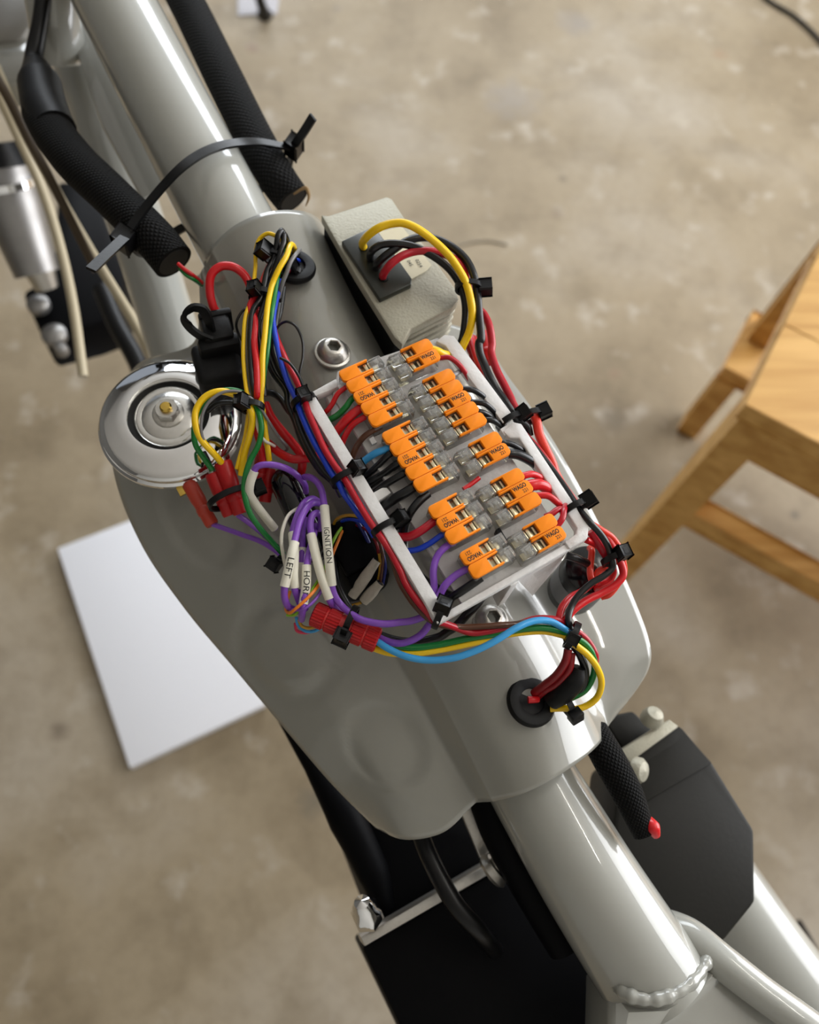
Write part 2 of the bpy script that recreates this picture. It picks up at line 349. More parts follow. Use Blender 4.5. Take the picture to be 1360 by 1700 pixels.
# ------------------------------------------------------------------ bike frame
bf = empty('bike_frame', P(520, 520, -60), 'glossy light grey tubular bike frame running diagonally under the wiring', 'bike frame')
def tube(name, seq, r, m, parent=None, n=24, uv=False, sub=8, sharp=50):
    return mk(name, tubevf(spline(cv(seq), sub), r, n, True, uv), m, parent, sharp)
tube('top_tube', [(90, -190, -14), (190, 3, -20), (328, 268, -25), (440, 480, -33)], 20.3, PAINT2, bf, 48)
tube('down_tube', [(40, -160, -85), (110, 20, -92), (190, 260, -105), (268, 500, -125), (310, 640, -135)], [19, 19, 17.5, 16, 16], PAINT2, bf, 32)
tube('head_tube', [(70, -60, -30), (88, 20, -48), (100, 95, -70)], [13, 14, 15], PAINT2, bf, 32)
mk('gusset_plate', prismvf([P(*p, -62) for p in ((108, -60), (150, -10), (292, 300), (236, 330), (168, 205), (118, 60))], Vector((0, 0, -.004)), 1), PAINT2, bf)
tube('rear_tube', [(845, 1232, -92), (905, 1336, -86), (985, 1470, -88), (1095, 1640, -98)], [19.3, 19.8, 20.7, 22], PAINT2, bf, 48)
# rear junction: box-section member with a raised seam running to the lower right
jt = [(1012, 1618), (1050, 1668), (1100, 1668), (1150, 1640), (1182, 1600), (1168, 1552), (1230, 1590), (1300, 1640), (1420, 1745), (1420, 1800), (1010, 1800)]
hj = [-92, -82, -78, -80, -88, -92, -90, -90, -92, -96, -84]
mk('rear_junction', prismvf([P(x, y, h) for (x, y), h in zip(jt, hj)], Vector((0, 0, -.034)), 3), PAINT2, bf)
tube('seam_rail', [(1080, 1530, -104), (1142, 1554, -93), (1200, 1598, -87), (1270, 1652, -84), (1345, 1706, -83), (1440, 1780, -84)], [7, 7.5, 7, 6.6, 6.6, 7], PAINT2, bf, 20)
def weld(seq, r, seedv):
    pts = spline(cv(seq), 14); rr = [r*(1+.09*math.sin(i*1.1+seedv)+.12*math.sin(i*.43+seedv)) for i in range(len(pts))]
    return mk('weld_bead', tubevf(pts, rr, 10), PAINT2, bf)
weld([(1008, 1620, -92), (1036, 1648, -80), (1082, 1660, -76), (1130, 1644, -76), (1168, 1606, -82), (1180, 1576, -88)], 2.5, 0)
weld([(1160, 1572, -88), (1200, 1608, -85), (1260, 1655, -84), (1330, 1712, -84), (1420, 1790, -86)], 2.6, 1)
tube('seat_stay', [(1120, 1370, -230), (1230, 1530, -235), (1310, 1640, -240), (1420, 1790, -245)], 26, PAINT2, bf, 32)
# ------------------------------------------------------------------ cover panel
RR = [  # left outline, left fold, ridge top, right fold, right outline (photo pixels)
 ((330, 458), (340, 440), (440, 356), (541, 380), (546, 384)), ((331, 520), (374, 520), (487, 440), (585, 455), (600, 462)),
 ((318, 572), (405, 590), (537, 545), (640, 560), (690, 520)), ((228, 605), (440, 680), (590, 640), (690, 650), (790, 555)),
 ((186, 690), (480, 760), (640, 730), (740, 735), (846, 628)), ((190, 790), (520, 840), (690, 820), (790, 820), (902, 705)),
 ((235, 905), (560, 915), (740, 900), (840, 908), (958, 800)), ((306, 1010), (600, 990), (785, 985), (882, 982), (1012, 905)),
 ((385, 1105), (645, 1070), (828, 1062), (925, 1053), (1055, 1000)), ((470, 1207), (690, 1150), (868, 1130), (962, 1122), (1081, 1080)),
 ((552, 1303), (735, 1235), (902, 1212), (990, 1175), (1072, 1122)), ((624, 1375), (790, 1333), (925, 1290), (1008, 1212), (1010, 1206))]
def hrid(r): return -3-45*r/11
rows = []
for i, (a, b, c, d, e) in enumerate(RR):
    hr = hrid(i); lw = 30 if i > 3 else (2, 8, 16, 24)[i]
    lerp = lambda p, q, t: (p[0]+(q[0]-p[0])*t, p[1]+(q[1]-p[1])*t)
    m1 = lerp(b, a, .5)
    a2 = lerp(a, m1, .55)
    if i == 11: a2, m1 = (672, 1394), (736, 1382)
    if i == 10: m1 = (645, 1290)
    rr_ = [P(*a, hr-24-lw), P(*a2, hr-25-lw*.5), P(*m1, hr-24-lw*.3), P(*lerp(b, m1, .10), hr-25), P(*b, hr-24.2), P(*lerp(b, c, .04), hr-22.6), P(*lerp(b, c, .19), hr-14.5), P(*lerp(b, c, .23), hr-13.2), P(*lerp(b, c, .5), hr-5.2), P(*lerp(b, c, .76), hr-1), P(*c, hr),
           P(*lerp(c, d, .45), hr-3.5), P(*lerp(c, d, .80), hr-12), P(*d, hr-22), P(*lerp(d, e, .14), hr-24.5), P(*lerp(d, e, .55), hr-25.5), P(*e, hr-28)]
    fix = None                                       # the two ends follow the arcs seen in the photograph
    if i == 0: fix = [None]*4+[(338, 440), (340, 432), (349, 414), (352, 408), (384, 378), (418, 360), (456, 350), (500, 350), (528, 362), (543, 384)]
    if i == 11: fix = [None]*4+[(790, 1333), (797, 1332), (816, 1331), (822, 1330), (862, 1320), (896, 1305), (925, 1289), (965, 1262), (995, 1235), (1008, 1212)]
    if fix:
        for j, f_ in enumerate(fix):
            if f_: rr_[j] = P(*f_, (rr_[j].z-ZT)*1000)
    rows.append(rr_)
NA, NB = 12, 8
cols = [spline([r[j] for r in rows], NA) for j in range(len(rows[0]))]
grid = [spline([cc[i] for cc in cols], NB) for i in range(len(cols[0]))]
def pix(p):
    c = RC.transposed() @ (p-Vector((0, 0, CAM_H))); return 680+F*c.x/-c.z, 850-F*c.y/-c.z
for gi, row in enumerate(grid):
    for gj, p in enumerate(row):
        x, y = pix(p)
        for (cx, cy, ax, ay, an, dz) in ((640, 1236, 84, 66, 50, -2.4), (482, 1076, 76, 70, 60, 2.6), (478, 1076, 108, 96, 60, -1.6), (330, 850, 110, 64, 64, -2)):
            t = math.radians(an); u = ((x-cx)*math.cos(t)+(y-cy)*math.sin(t))/ax; v = (-(x-cx)*math.sin(t)+(y-cy)*math.cos(t))/ay
            d = math.hypot(u, v); s = 1/(1+math.exp((d-.9)*26)); row[gj] = row[gj]+Z*dz*MM*s
ni, nj = len(grid), len(grid[0])
V = [p for r in grid for p in r]; Fc = [[i*nj+j, i*nj+j+1, (i+1)*nj+j+1, (i+1)*nj+j] for i in range(ni-1) for j in range(nj-1)]
cover = mk('cover_panel', (V, Fc), PAINT, None, 80)
up_ok = sum(p.normal.z for p in cover.data.polygons) > 0
if not up_ok: cover.data.flip_normals()
so = cover.modifiers.new('sheet', 'SOLIDIFY'); so.thickness = .0016; so.offset = -1
tag(cover, 'light grey glossy winged cover panel moulded over the frame spine', 'panel')
# ------------------------------------------------------------------ battery box under the frame
bx = empty('battery_box', P(900, 1450, -180), 'black metal battery box bolted across beneath the grey frame', 'box')
def pp(*l): return [P(*q) for q in l]
mk('left_shell', prismvf(pp((600, 1572, -138), (845, 1436, -138), (1010, 1480, -138), (1080, 1760, -138), (690, 1760, -138)), Vector((0, 0, -.09)), 2), DARK, bx)
mk('right_shell', prismvf(pp((1030, 1262, -128), (1130, 1202, -128), (1186, 1268, -128), (1254, 1378, -130), (1256, 1498, -132), (1206, 1560, -134), (1120, 1600, -134), (1010, 1480, -128)), Vector((0, 0, -.05)), 2.5), BOXM, bx)
mk('front_flange', prismvf(pp((598, 1556, -128), (832, 1420, -128), (840, 1436, -128), (605, 1572, -128)), Vector((0, 0, -.03)), .8), STEEL, bx)
mk('front_flange', prismvf(pp((1030, 1246, -119), (1112, 1194, -119), (1128, 1206, -119), (1046, 1266, -119)), Vector((0, 0, -.012)), .8), ALU, bx)
mk('front_shell', prismvf(pp((478, 1195, -172), (640, 1330, -170), (800, 1300, -165), (880, 1420, -160), (640, 1560, -165), (556, 1345, -172)), Vector((0, 0, -.10)), 2), DARK, bx)
mk('side_step', prismvf(pp((1000, 1190, -140), (1052, 1180, -140), (1085, 1212, -140), (1040, 1250, -140)), Vector((0, 0, -.03)), 1.5), BOXM, bx)
an = mk('acorn_nut', lathevf(P(612, 1524, -126), [(7, 0), (7, 5), (5.2, 7), (5, 10), (3.4, 13), (0, 14.2)], Vector((-.25, .5, .8)), 24, (0, 1)), CHROME, bx)
b2 = mk('clamp_bolt', lathevf(P(818, 1446, -118), [(0, -2), (7, -1.5), (8, 0), (6.5, 3), (4.6, 3.5)]+[(4.6+.5*(k % 2), 4+k*.8) for k in range(20)]+[(0, 20)], (P(858, 1412, -112)-P(818, 1446, -118)), 24), STEEL, bx)
mk('flange_nut', lathevf(P(1080, 1196, -120), [(5.5, 0), (5.5, 3), (4, 6), (0, 7)], Vector((.2, .5, 1)), 20), ALU, bx)
mk('front_facet', prismvf(pp((1040, 1264, -128.5), (1129, 1206, -128.5), (1183, 1267, -126.5), (1058, 1340, -126.5)), Vector((0, 0, -.004)), .6), BOXM, bx)
mk('corner_bolt', lathevf(P(1055, 1278, -112), [(6, 0), (6, 2.5), (4.5, 4.5), (0, 5.5)], Vector((.6, -.3, .7)), 20), ALU, bx)
tag(mk('steel_strap', prismvf(pp((752, 1318, -112), (802, 1318, -112), (836, 1398, -120), (798, 1426, -122)), Vector((0, 0, -.003)), .6), STEEL), 'flat grey steel strap above the black battery box', 'strap')
tag(mk('black_hose', tubevf(spline(cv([(690, 1360, -112), (712, 1420, -108), (755, 1500, -108), (795, 1545, -114), (822, 1578, -134)])), 4.0, 14), BLK), 'shiny black hose dropping onto the battery box', 'hose')
tag(mk('black_conduit', tubevf(spline(cv([(470, 1185, -160), (520, 1270, -160), (575, 1360, -160), (620, 1450, -165), (640, 1510, -168)])), [4, 5, 9, 8, 5], 14), DARK), 'black conduit along left edge below the cover panel', 'conduit')
tag(mk('black_loom_under', tubevf(spline(cv([(800, 1300, -105), (830, 1380, -108), (880, 1470, -114), (940, 1570, -122)])), 8.5, 16), DARK), 'thick black loom beside underside of the rear tube', 'cable')
bpy.data.objects['black_loom_under'].name = 'black_loom'
# ------------------------------------------------------------------ front corner (blurred)
sh = empty('front_shock', P(40, 400, -330), 'silver front shock absorber at the left edge', 'shock absorber')
mk('shock_body', tubevf(spline(cv([(-6, 262, -255), (20, 340, -285), (62, 455, -325)])), [26, 25, 19], 28), DSTEEL, sh)
mk('shock_cap', tubevf(spline(cv([(-14, 238, -240), (-2, 278, -254)])), [20, 27], 28), BLK, sh)
mk('shock_ring', tubevf(spline(cv([(6, 296, -262), (10, 308, -267)])), 28, 28), CHROME, sh)
mk('shock_eye', tubevf(spline(cv([(62, 440, -318), (78, 478, -335)])), [14, 10], 20), STEEL, sh)
cb = empty('axle_bracket', P(110, 510, -420), 'black axle bracket with silver bolts at left', 'bracket')
mk('bracket_body', prismvf(pp((36, 484, -360), (88, 455, -360), (95, 300, -360), (150, 300, -360), (205, 440, -360), (205, 520, -360), (150, 540, -360), (70, 560, -360)), Vector((0, 0, -.05)), 5), DARK, cb)
for x, y, r in ((66, 510, 10), (92, 560, 11), (104, 585, 6)): mk('bracket_bolt', lathevf(P(x, y, -356), [(r, 0), (r, 6), (r*.7, 9), (0, 10)], Z, 16), DSTEEL, cb)
tag(mk('brake_hose', tubevf(spline(cv([(170, 480, -300), (195, 540, -300), (228, 600, -300), (250, 660, -300)])), 8, 14), BLK), 'black hose end passing behind the chrome horn', 'hose')
hb = empty('lamp_bracket', P(20, 60, -150), 'dark grey lamp bracket in the top left corner', 'bracket')
mk('bracket_shell', prismvf(pp((-60, -60, -120), (50, -60, -120), (58, 30, -120), (36, 62, -120), (-60, 70, -120)), Vector((0, 0, -.05)), 6), mat('grey_plastic', srgb(120, 116, 108), .5, nscale=80, nbump=.05), hb)
mk('bracket_arm', prismvf(pp((-40, 66, -124), (45, 58, -124), (88, 100, -122), (60, 130, -124), (10, 138, -126), (-40, 130, -126)), Vector((0, 0, -.02)), 3), PAINT, hb)
mk('bracket_bolt', lathevf(P(76, 104, -118), [(9, 0), (9, 5), (6, 8), (0, 9)], Z, 20), CHROME, hb)
for lab, pts, r in (('ivory control cable bending straight down past the bracket', [(-10, 140, -120), (30, 225, -150), (70, 315, -180), (100, 410, -200), (122, 510, -215), (138, 625, -230)], 3.4),
                    ('ivory control cable running behind the loom zip tie tail', [(-8, 110, -90), (40, 218, -110), (95, 320, -130), (160, 432, -150), (220, 530, -165), (262, 610, -175)], 3.1)):
    tag(mk('control_cable', tubevf(spline(cv(pts)), r, 12), CABLE), lab, 'cable', 'control cables at the left edge')
tag(mk('control_cable', tubevf(spline(cv([(-10, 120, -70), (20, 175, -80), (50, 235, -95), (80, 290, -110), (120, 370, -125), (160, 450, -140)])), 2.6, 12), mat('brown_jacket', srgb(72, 58, 40), .5, nscale=200, nbump=.05)), 'short brown cable beside the black loom at left', 'cable', 'control cables at the left edge')
# braided looms
def loom(lab, seq, r, parent=None):
    o = mk('braided_loom', tubevf(spline(cv(seq), 14), r, 32, True, True), BRAID); 
    pts = cv(seq); d_ = (pts[-1]-pts[-2]).normalized(); re = (r[-1] if isinstance(r, list) else r)
    mk('loom_bore_shade', tubevf([pts[-1]-d_*.002, pts[-1]+d_*.0003], re*.8, 24), SLOT, o)  # dark disc on the capped end stands in for shade inside the loom
    return tag(o, lab, 'cable loom', 'black braided looms')
l1 = loom('black braided loom left of the grey top tube', [(62, 130, -48), (72, 190, -42), (120, 262, -34), (190, 330, -27), (258, 398, -22), (288, 435, -24)], [8, 10.2, 10.3, 9.8, 9.6, 9.4])
loom('black braided loom right of the grey top tube', [(270, -70, -36), (318, 20, -36), (372, 130, -32), (430, 245, -30), (466, 305, -30), (486, 332, -32)], [10, 10, 10, 9.6, 9.2, 8.8])
mk('tape_wrap', tubevf(spline(cv([(60, 108, -50), (66, 140, -47), (76, 185, -42), (92, 218, -38)])), [6, 11.2, 11.6, 10.6], 20), RUB, l1)
l3 = loom('short black braided loom emerging under the cover by the rear tube', [(985, 1215, -72), (1012, 1262, -66), (1042, 1318, -66), (1070, 1385, -70)], [6.6, 6.8, 6.4, 4.6])
mk('red_tip', tubevf(spline(cv([(1073, 1360, -68), (1084, 1374, -66), (1090, 1388, -68)])), [2.2, 3.0, 1.6], 14), wmat('red'), l3)['label'] = 'red wire end poking out'
tag(mk('feed_cable', tubevf(spline(cv([(78, -40, -30), (66, 40, -42), (56, 100, -50), (62, 150, -48)])), [4.5, 4.2, 5, 9], 14), BLK), 'black cable dropping into the left braided loom', 'cable')
fr = tag(mk('frayed_end', tubevf(spline(cv([(488, 322, -26), (508, 312, -20), (513, 326, -22), (508, 342, -26)]), 6), [.5, .9, .8, .3], 8), mat('tan_fray', srgb(150, 122, 84), .8, nscale=400, nbump=.2)), 'tan frayed thread at the end of right braided loom', 'thread')
# ------------------------------------------------------------------ horn
hc = P(285, 700, -38); hax = Vector((-.04, -.02, 1))
hn = empty('horn', P(285, 700, -52), 'round chrome horn with hex nut at centre, left of the wiring', 'horn')
mk('horn_shell', lathevf(hc, [(20, -10), (24, -8), (25, -4), (29.6, -3.4), (30.6, -2.2), (30.6, -.6), (29.6, .4), (28.6, .5), (28.4, 1.0), (29.2, 1.6), (29.4, 2.8), (28.4, 4.0), (26.6, 4.7), (22, 6.2), (18.4, 7.3), (17.2, 7.2), (16.7, 6.2), (16.6, 2)], hax, 72), CHROME, hn, 30)
mk('horn_gap', lathevf(hc, [(16.7, 4), (16.7, 2.2), (10, 2), (0, 2)], hax, 48), SLOT, hn)
ds = mk('diaphragm_disc', lathevf(hc, [(14.6, 2), (14.6, 4.6), (14, 5.4), (13, 5.7), (11.6, 5.5), (11.1, 5.9), (7, 6.6), (0, 7)], hax, 60), mat('brushed_disc', (.72, .71, .68), .2, metal=1, nscale=500, nbump=.08, ncol=.08), hn)
mk('washer', lathevf(hc, [(6.6, 6.2), (6.6, 7.4), (6, 7.8), (0, 7.8)], hax, 32), STEEL, ds)
mk('hex_nut', lathevf(hc, [(5.2, 7.6), (5.2, 10.6), (4.4, 11.3), (2, 11.3)], hax, 36, (0, 1)), STEEL, ds, 25)
mk('brass_screw', lathevf(hc, [(2.5, 10.6), (2.5, 12.4), (1.9, 13), (0, 13.1)], hax, 24), BRASS, ds)
# ------------------------------------------------------------------ bolts and grommets
def buttonbolt(px, py, h, ax, r, lab):
    c = P(px, py, h); t = empty('button_bolt', c, lab, 'bolt', 'socket bolts on the spine')
    mk('washer', lathevf(c, [(r*1.16, -.6), (r*1.16, .4), (r*1.1, .7), (0, .7)], ax, 40), STEEL, t)
    mk('bolt_head', lathevf(c, [(r, .6), (r, 1.1), (r*.96, 2), (r*.82, 3.4), (r*.66, 4.5), (r*.54, 5), (r*.46, 5), (r*.42, 4.7), (r*.42, 2.2), (0, 1.8)], ax, 48, (6, 7, 8)), STEEL, t, 35)
    mk('socket', lathevf(c, [(r*.40, 2.35), (0, 2.3)], ax, 24, (0,)), mat('dark_socket', (.12, .12, .11), .4, metal=.8, nscale=300, nbump=.05), t)
buttonbolt(552, 586, -12, Vector((.12, .05, 1)), 6.6, 'domed silver socket bolt above the connector tray')
buttonbolt(814, 1030, -35, Vector((.1, .05, 1)), 6.4, 'silver socket bolt below the connector tray behind brown wire')
def grommet(px, py, h, ax, r, lab):
    c = P(px, py, h); t = empty('grommet', c, lab, 'grommet', 'rubber grommets in the cover')
    mk('rim', lathevf(c, [(r*.9, -1.5), (r, 0), (r*1.0, 1.2), (r*.92, 2.2), (r*.7, 2.6), (r*.52, 2.2), (r*.48, .5)], ax, 48), RUB, t)
    mk('bore', lathevf(c, [(r*.5, .9), (0, .7)], ax, 24), SLOT, t)
grommet(487, 444, -4.5, Vector((.16, .12, 1)), 9.6, 'black rubber grommet at the upper end of the cover')
grommet(881, 1166, -42, Vector((.14, .05, 1)), 9.9, 'black rubber grommet near the lower end of the cover')
# ------------------------------------------------------------------ regulator
rg = empty('voltage_regulator', P(650, 450, -40), 'cast aluminium voltage regulator with cooling fins right of the spine', 'regulator')
top = [(533, 356), (545, 358), (642, 326), (651, 330), (672, 362), (757, 480), (762, 497), (752, 510), (682, 546), (668, 572), (655, 560), (590, 456)]
mk('regulator_plate', prismvf([P(*p, -2) for p in top], Vector((0, 0, -.005)), .7), ALU, rg)
mk('regulator_body', prismvf([P(*p, -7) for p in ((537, 366), (592, 352), (682, 490), (670, 562), (654, 566), (590, 462))], Vector((0, 0, -.032)), 1), DARK, rg)
for k in range(5):
    z = -8.5-k*4.6
    mk('cooling_fin', prismvf([P(*p, -2)+Z*(z+2)*MM for p in ((596, 366), (642, 334), (668, 366), (755, 486), (760, 498), (750, 509), (686, 542), (668, 548))], Vector((0, 0, -.0022)), .5), ALU, rg)
pt = mk('potting_box', prismvf([P(*p, .8) for p in ((567, 400), (620, 375), (624, 378), (684, 462), (683, 472), (631, 496))], Vector((0, 0, -.0029)), .5), mat('potting_resin', srgb(44, 46, 40), .3, nscale=60, nbump=.05), rg)
for x, y in ((604, 411), (618, 430), (626, 440), (637, 462)):
    mk('wire_seal', lathevf(P(x, y, .7), [(2.2, 0), (2.0, .8), (1.6, 1)], Z, 16), RUB, pt)
lb = mk('label', prismvf([P(*p, -1.5) for p in ((622, 386), (668, 376), (716, 440), (708, 449), (683, 463))], Vector((0, 0, -.0004))), STICK, rg)
def flattext(s, px, py, h, ang, size, m, parent, off=0):
    c = P(px, py, h); x = dirw(px, py, h, ang); y = Z.cross(x); vf = textmesh(s, size*MM, off)
    return mk('print', ([c+x*v.x+y*v.y for v in vf[0]], vf[1]), m, parent)
flattext('0254', 695.5, 437, -1.3, 57, 2.3, INK, lb); flattext('045', 680.5, 437, -1.3, 57, 2.3, INK, lb)
# ------------------------------------------------------------------ fuse holder with rubber cap
fh = empty('fuse_holder', P(362, 615, -40), 'black rubber capped fuse holder above the chrome horn', 'fuse holder')
fc = P(364, 618, -24); fx = dirw(364, 618, -24, -12); fy = Z.cross(fx)
mk('holder_body', boxvf(fc, fx*.0095, fy*.0098, Z*.010, 3, 3), RUB, fh)
mk('holder_shoulder', boxvf(P(366, 584, -16), fx*.0085, fy*.0035, Z*.008, 2), RUB, fh)
mk('cap_neck', boxvf(P(362, 556, -12), fx*.0060, fy*.0062, Z*.006, 1.6), RUB, fh)
mk('cap_collar', boxvf(P(359, 535, -12), fx*.0068, fy*.0016, Z*.0066, 1), RUB, fh)
lp = cv([(352, 566, -8), (330, 556, -6), (312, 540, -2), (308, 524, 3), (320, 511, 6), (336, 514, 4), (346, 532, -2), (352, 552, -8)])
def ribbonvf(pts, wdir, wd, th):
    V, Fc = [], []; m = len(pts)
    for i, p in enumerate(pts):
        t = (pts[min(i+1, m-1)]-pts[max(i-1, 0)]).normalized(); wv = wdir[i] if isinstance(wdir, list) else wdir
        wv = (wv-t*wv.dot(t)).normalized(); n = t.cross(wv)
        for a, b in ((1, 1), (-1, 1), (-1, -1), (1, -1)): V.append(p+wv*a*wd*MM/2+n*b*th*MM/2)
    for i in range(m-1):
        for k in range(4): Fc.append([i*4+k, i*4+(k+1) % 4, (i+1)*4+(k+1) % 4, (i+1)*4+k])
    Fc += [[3, 2, 1, 0], [(m-1)*4+k for k in range(4)]]; return V, Fc
mk('cap_strap', ribbonvf(spline(lp, 6), Vector((.25, -.1, 1)), 4.6, 1.3), RUB, fh)
# ------------------------------------------------------------------ connector tray
tr = empty('connector_tray', P(745, 790, -6), 'frosted translucent tray carrying two columns of orange lever connectors', 'tray')
def slab(name, px, h, th, bev=.5): return mk(name, prismvf([P(x, y, h) for x, y in px], Vector((0, 0, -th*MM)), bev), FROST2 if name == 'base_plate' else FROST, tr)
slab('base_plate', [(552, 657), (560, 616), (728, 560), (744, 598), (944, 903), (768, 1004)], 0, 2.4)
slab('side_rail', [(504, 662), (521, 653), (742, 1017), (727, 1036)], 2, 4.5)
slab('side_rail', [(724, 566), (738, 555), (754, 557), (853, 690), (836, 703), (746, 583), (740, 574)], 2, 4.5)
slab('side_rail', [(836, 716), (852, 700), (866, 703), (978, 873), (976, 893), (946, 911), (938, 899), (957, 886), (958, 876), (862, 727), (846, 727)], 2, 4.5)
slab('end_rail', [(727, 1036), (733, 1020), (768, 1000), (942, 901), (948, 911)], 1, 4)
slab('cross_bar', [(508, 664), (518, 650), (558, 628), (562, 642)], 1.5, 4)
slab('cross_bar', [(612, 842), (604, 826), (640, 806), (650, 818)], .5, 3)
slab('cross_bar', [(838, 724), (830, 712), (852, 698), (860, 708)], 1.5, 4)
slab('foot', [(540, 652), (556, 640), (566, 664), (550, 676)], -2.4, 8)
slab('foot', [(838, 955), (852, 948), (862, 966), (848, 974)], -2.4, 24)
a, b, c_, d = P(858, 962, -2.4), P(942, 912, -2.4), P(928, 938, -22), P(884, 990, -32)
mk('support_fin', prismvf([a, b, c_, d], Vector((.0012, .0016, 0)), .3), FROST, tr)
for k in range(4): slab('plate_rib', [(560+k*52, 640+k*88), (568+k*52, 636+k*88), (574+k*52, 646+k*88), (566+k*52, 650+k*88)], 1.2, 1.4, .2)
tag(mk('black_spacer', prismvf([P(*p, 4) for p in ((823, 879), (830, 875), (844, 898), (838, 903))], Vector((0, 0, -.004)), .3), BLK), 'small black spacer in the tray gap between connector columns', 'spacer')
tag(mk('red_offcut', tubevf(spline(cv(['c6', (405, 780, 4), (460, 745, 4), (525, 695, 4)])), .9, 10), wmat('red')), 'short loose red wire offcut between connectors mid tray', 'wire')
# ------------------------------------------------------------------ lever connectors
A_ = (P(780.9, 953.5, 8)-P(566.8, 626, 8)); A_.z = 0; A_.normalize(); B_ = Z.cross(A_)   # A_ down the columns, B_ up-right in the photo
def lever_mesh():
    bm = bmesh.new(); y0, y1 = .08, 5.52; pts = []
    for k in range(7):
        a = math.pi/2*k/6; pts.append((1.7-1.7*math.sin(a), y1-1.6+1.6*math.cos(a)))
    for k in range(7):
        a = math.pi/2*k/6; pts.append((1.7-1.7*math.cos(a), y0+1.6-1.6*math.sin(a)))
    pts += [(12.6, y0), (12.9, y0+.35), (12.6, y0+.75), (7.9, y0+.75), (7.9, y1-.75), (12.6, y1-.75), (12.9, y1-.35), (12.6, y1)]
    vs = [Vector((x, y, 8.3)) for x, y in pts]
    return prismvf([v*MM for v in vs], Vector((0, 0, -.0017)), .22)
def raw(name, vf, m, sharp=35):
    me = bpy.data.meshes.new(name); me.from_pydata(vf[0], [], vf[1]); me.materials.append(m)
    me.polygons.foreach_set('use_smooth', [True]*len(me.polygons)); me.set_sharp_from_angle(angle=math.radians(sharp)); me.update(); return me
LEV = raw('lever', lever_mesh(), ORG)
def vb(x0, x1, y0, y1, z0, z1, bev=.2):
    return boxvf(Vector(((x0+x1)/2, (y0+y1)/2, (z0+z1)/2))*MM, Vector((x1-x0, 0, 0))*MM/2, Vector((0, y1-y0, 0))*MM/2, Vector((0, 0, z1-z0))*MM/2, bev)
CLAMP = raw('clamp_spring', join(vb(8.4, 9.1, 1.2, 4.4, 2.2, 6.3, 0), vb(9.1, 12.2, 1.1, 4.5, 5.0, 5.6, .1), vb(10.6, 12.0, 1.0, 4.6, 5.6, 6.6, .2), vb(12.4, 13.2, 1.2, 4.4, 2.2, 6.6, .1)), TIN)
BUSB = raw('current_bar', vb(13.4, 17.2, 1.4, 4.2, 1.0, 2.0, .1), TIN)
PORT = raw('test_port', join(vb(13.2, 18.3, .5, 5.1, 5.6, 7.8, .35), vb(14.4, 16.8, 1.7, 3.9, 7.8, 8.3, .2), vb(17.0, 18.0, 1.5, 4.1, 7.8, 8.2, .15)), CLEAR)
WELL = raw('lever_well', join(vb(7.9, 13.0, .35, .75, 4.2, 6.6, 0), vb(7.9, 13.0, 4.85, 5.25, 4.2, 6.6, 0), vb(7.7, 8.1, .4, 5.2, 4.2, 6.6, 0)), mat('smoky_well', srgb(120, 92, 66), .35, nscale=300, nbump=.03))
w1 = textmesh('WAGO', 2.35*MM, .085*MM); w2 = textmesh('221', 1.95*MM, .02*MM)
prv = [Vector((-v.x*.74+4.5*MM, -v.y+1.85*MM, 8.33*MM)) for v in w1[0]]+[Vector((-v.x*.85+3.1*MM, -v.y+3.9*MM, 8.33*MM)) for v in w2[0]]
PRN = raw('print', (prv, w1[1]+[[i+len(w1[0]) for i in f] for f in w2[1]]), INK)
BODY = {}
for n in (2, 3, 5):
    W_ = n*5.6
    BODY[n] = raw('clear_body', join(vb(.7, 18.6, 0, W_, .2, 5.6, .5), *[vb(.9, 2.0, i*5.6+.9, i*5.6+4.7, 5.6, 6.3, .1) for i in range(n)]), CLEAR)
def link(name, me, parent, loc=(0, 0, 0)):
    o = bpy.data.objects.new(name, me); C.objects.link(o); o.parent = parent; o.location = loc; return o
def connector(n, first, last, left, lab):
    c = (P(*first, 8)+P(*last, 8))/2; c.z = ZT
    xd = B_ if left else -B_; yd = Z.cross(xd)
    t = empty('lever_connector', c, lab, 'connector', 'orange lever connectors on the tray')
    t.matrix_world = Matrix.Translation(c) @ Matrix((xd, yd, Z)).transposed().to_4x4()
    y0 = -n*2.8*MM
    link('clear_body', BODY[n], t, (0, y0, 0))
    for i in range(n):
        l = link('lever', LEV, t, (0, y0+i*5.6*MM, 0)); link('clamp_spring', CLAMP, t, (0, y0+i*5.6*MM, 0)); link('test_port', PORT, t, (0, y0+i*5.6*MM, 0))
        link('lever_well', WELL, t, (0, y0+i*5.6*MM, 0)); link('current_bar', BUSB, t, (0, y0+i*5.6*MM, 0))
        if i == {5: 2, 3: 1, 2: 1}[n]: link('print', PRN, l)
    return t
connector(5, (565.9, 626), (614.6, 700.6), True, 'topmost five-lever connector in the left column of the tray')
connector(5, (637.6, 729.3), (690, 809), True, 'second five-lever connector from top in the left tray column')
connector(3, (715.3, 851.8), (741.8, 896), True, 'three-lever connector with blue and purple wires in left tray column')
connector(2, (767.6, 928.8), (781.2, 952.5), True, 'bottom two-lever connector of the left tray column')
connector(2, (716, 568.7), (727.5, 586.8), False, 'topmost two-lever connector in right column with yellow and red wires')
connector(5, (752.4, 619.9), (805, 691), False, 'only five-lever connector in the right tray column')
connector(2, (830, 723.4), (843.8, 742.8), False, 'two-lever connector with black wires, middle of right tray column')
connector(3, (867.5, 785.6), (895.1, 823.1), False, 'three-lever connector with red wires in the right tray column')
connector(2, (921.6, 860.6), (935.9, 880.5), False, 'bottom two-lever connector of the right tray column')
# ------------------------------------------------------------------ wires
def wire(col, lab, seq, r=1.15, n=10):
    return tag(mk('wire', tubevf(spline(cv(seq), 7), r, n), wmat(col), None, 60), lab, 'wire', 'wires of the harness')
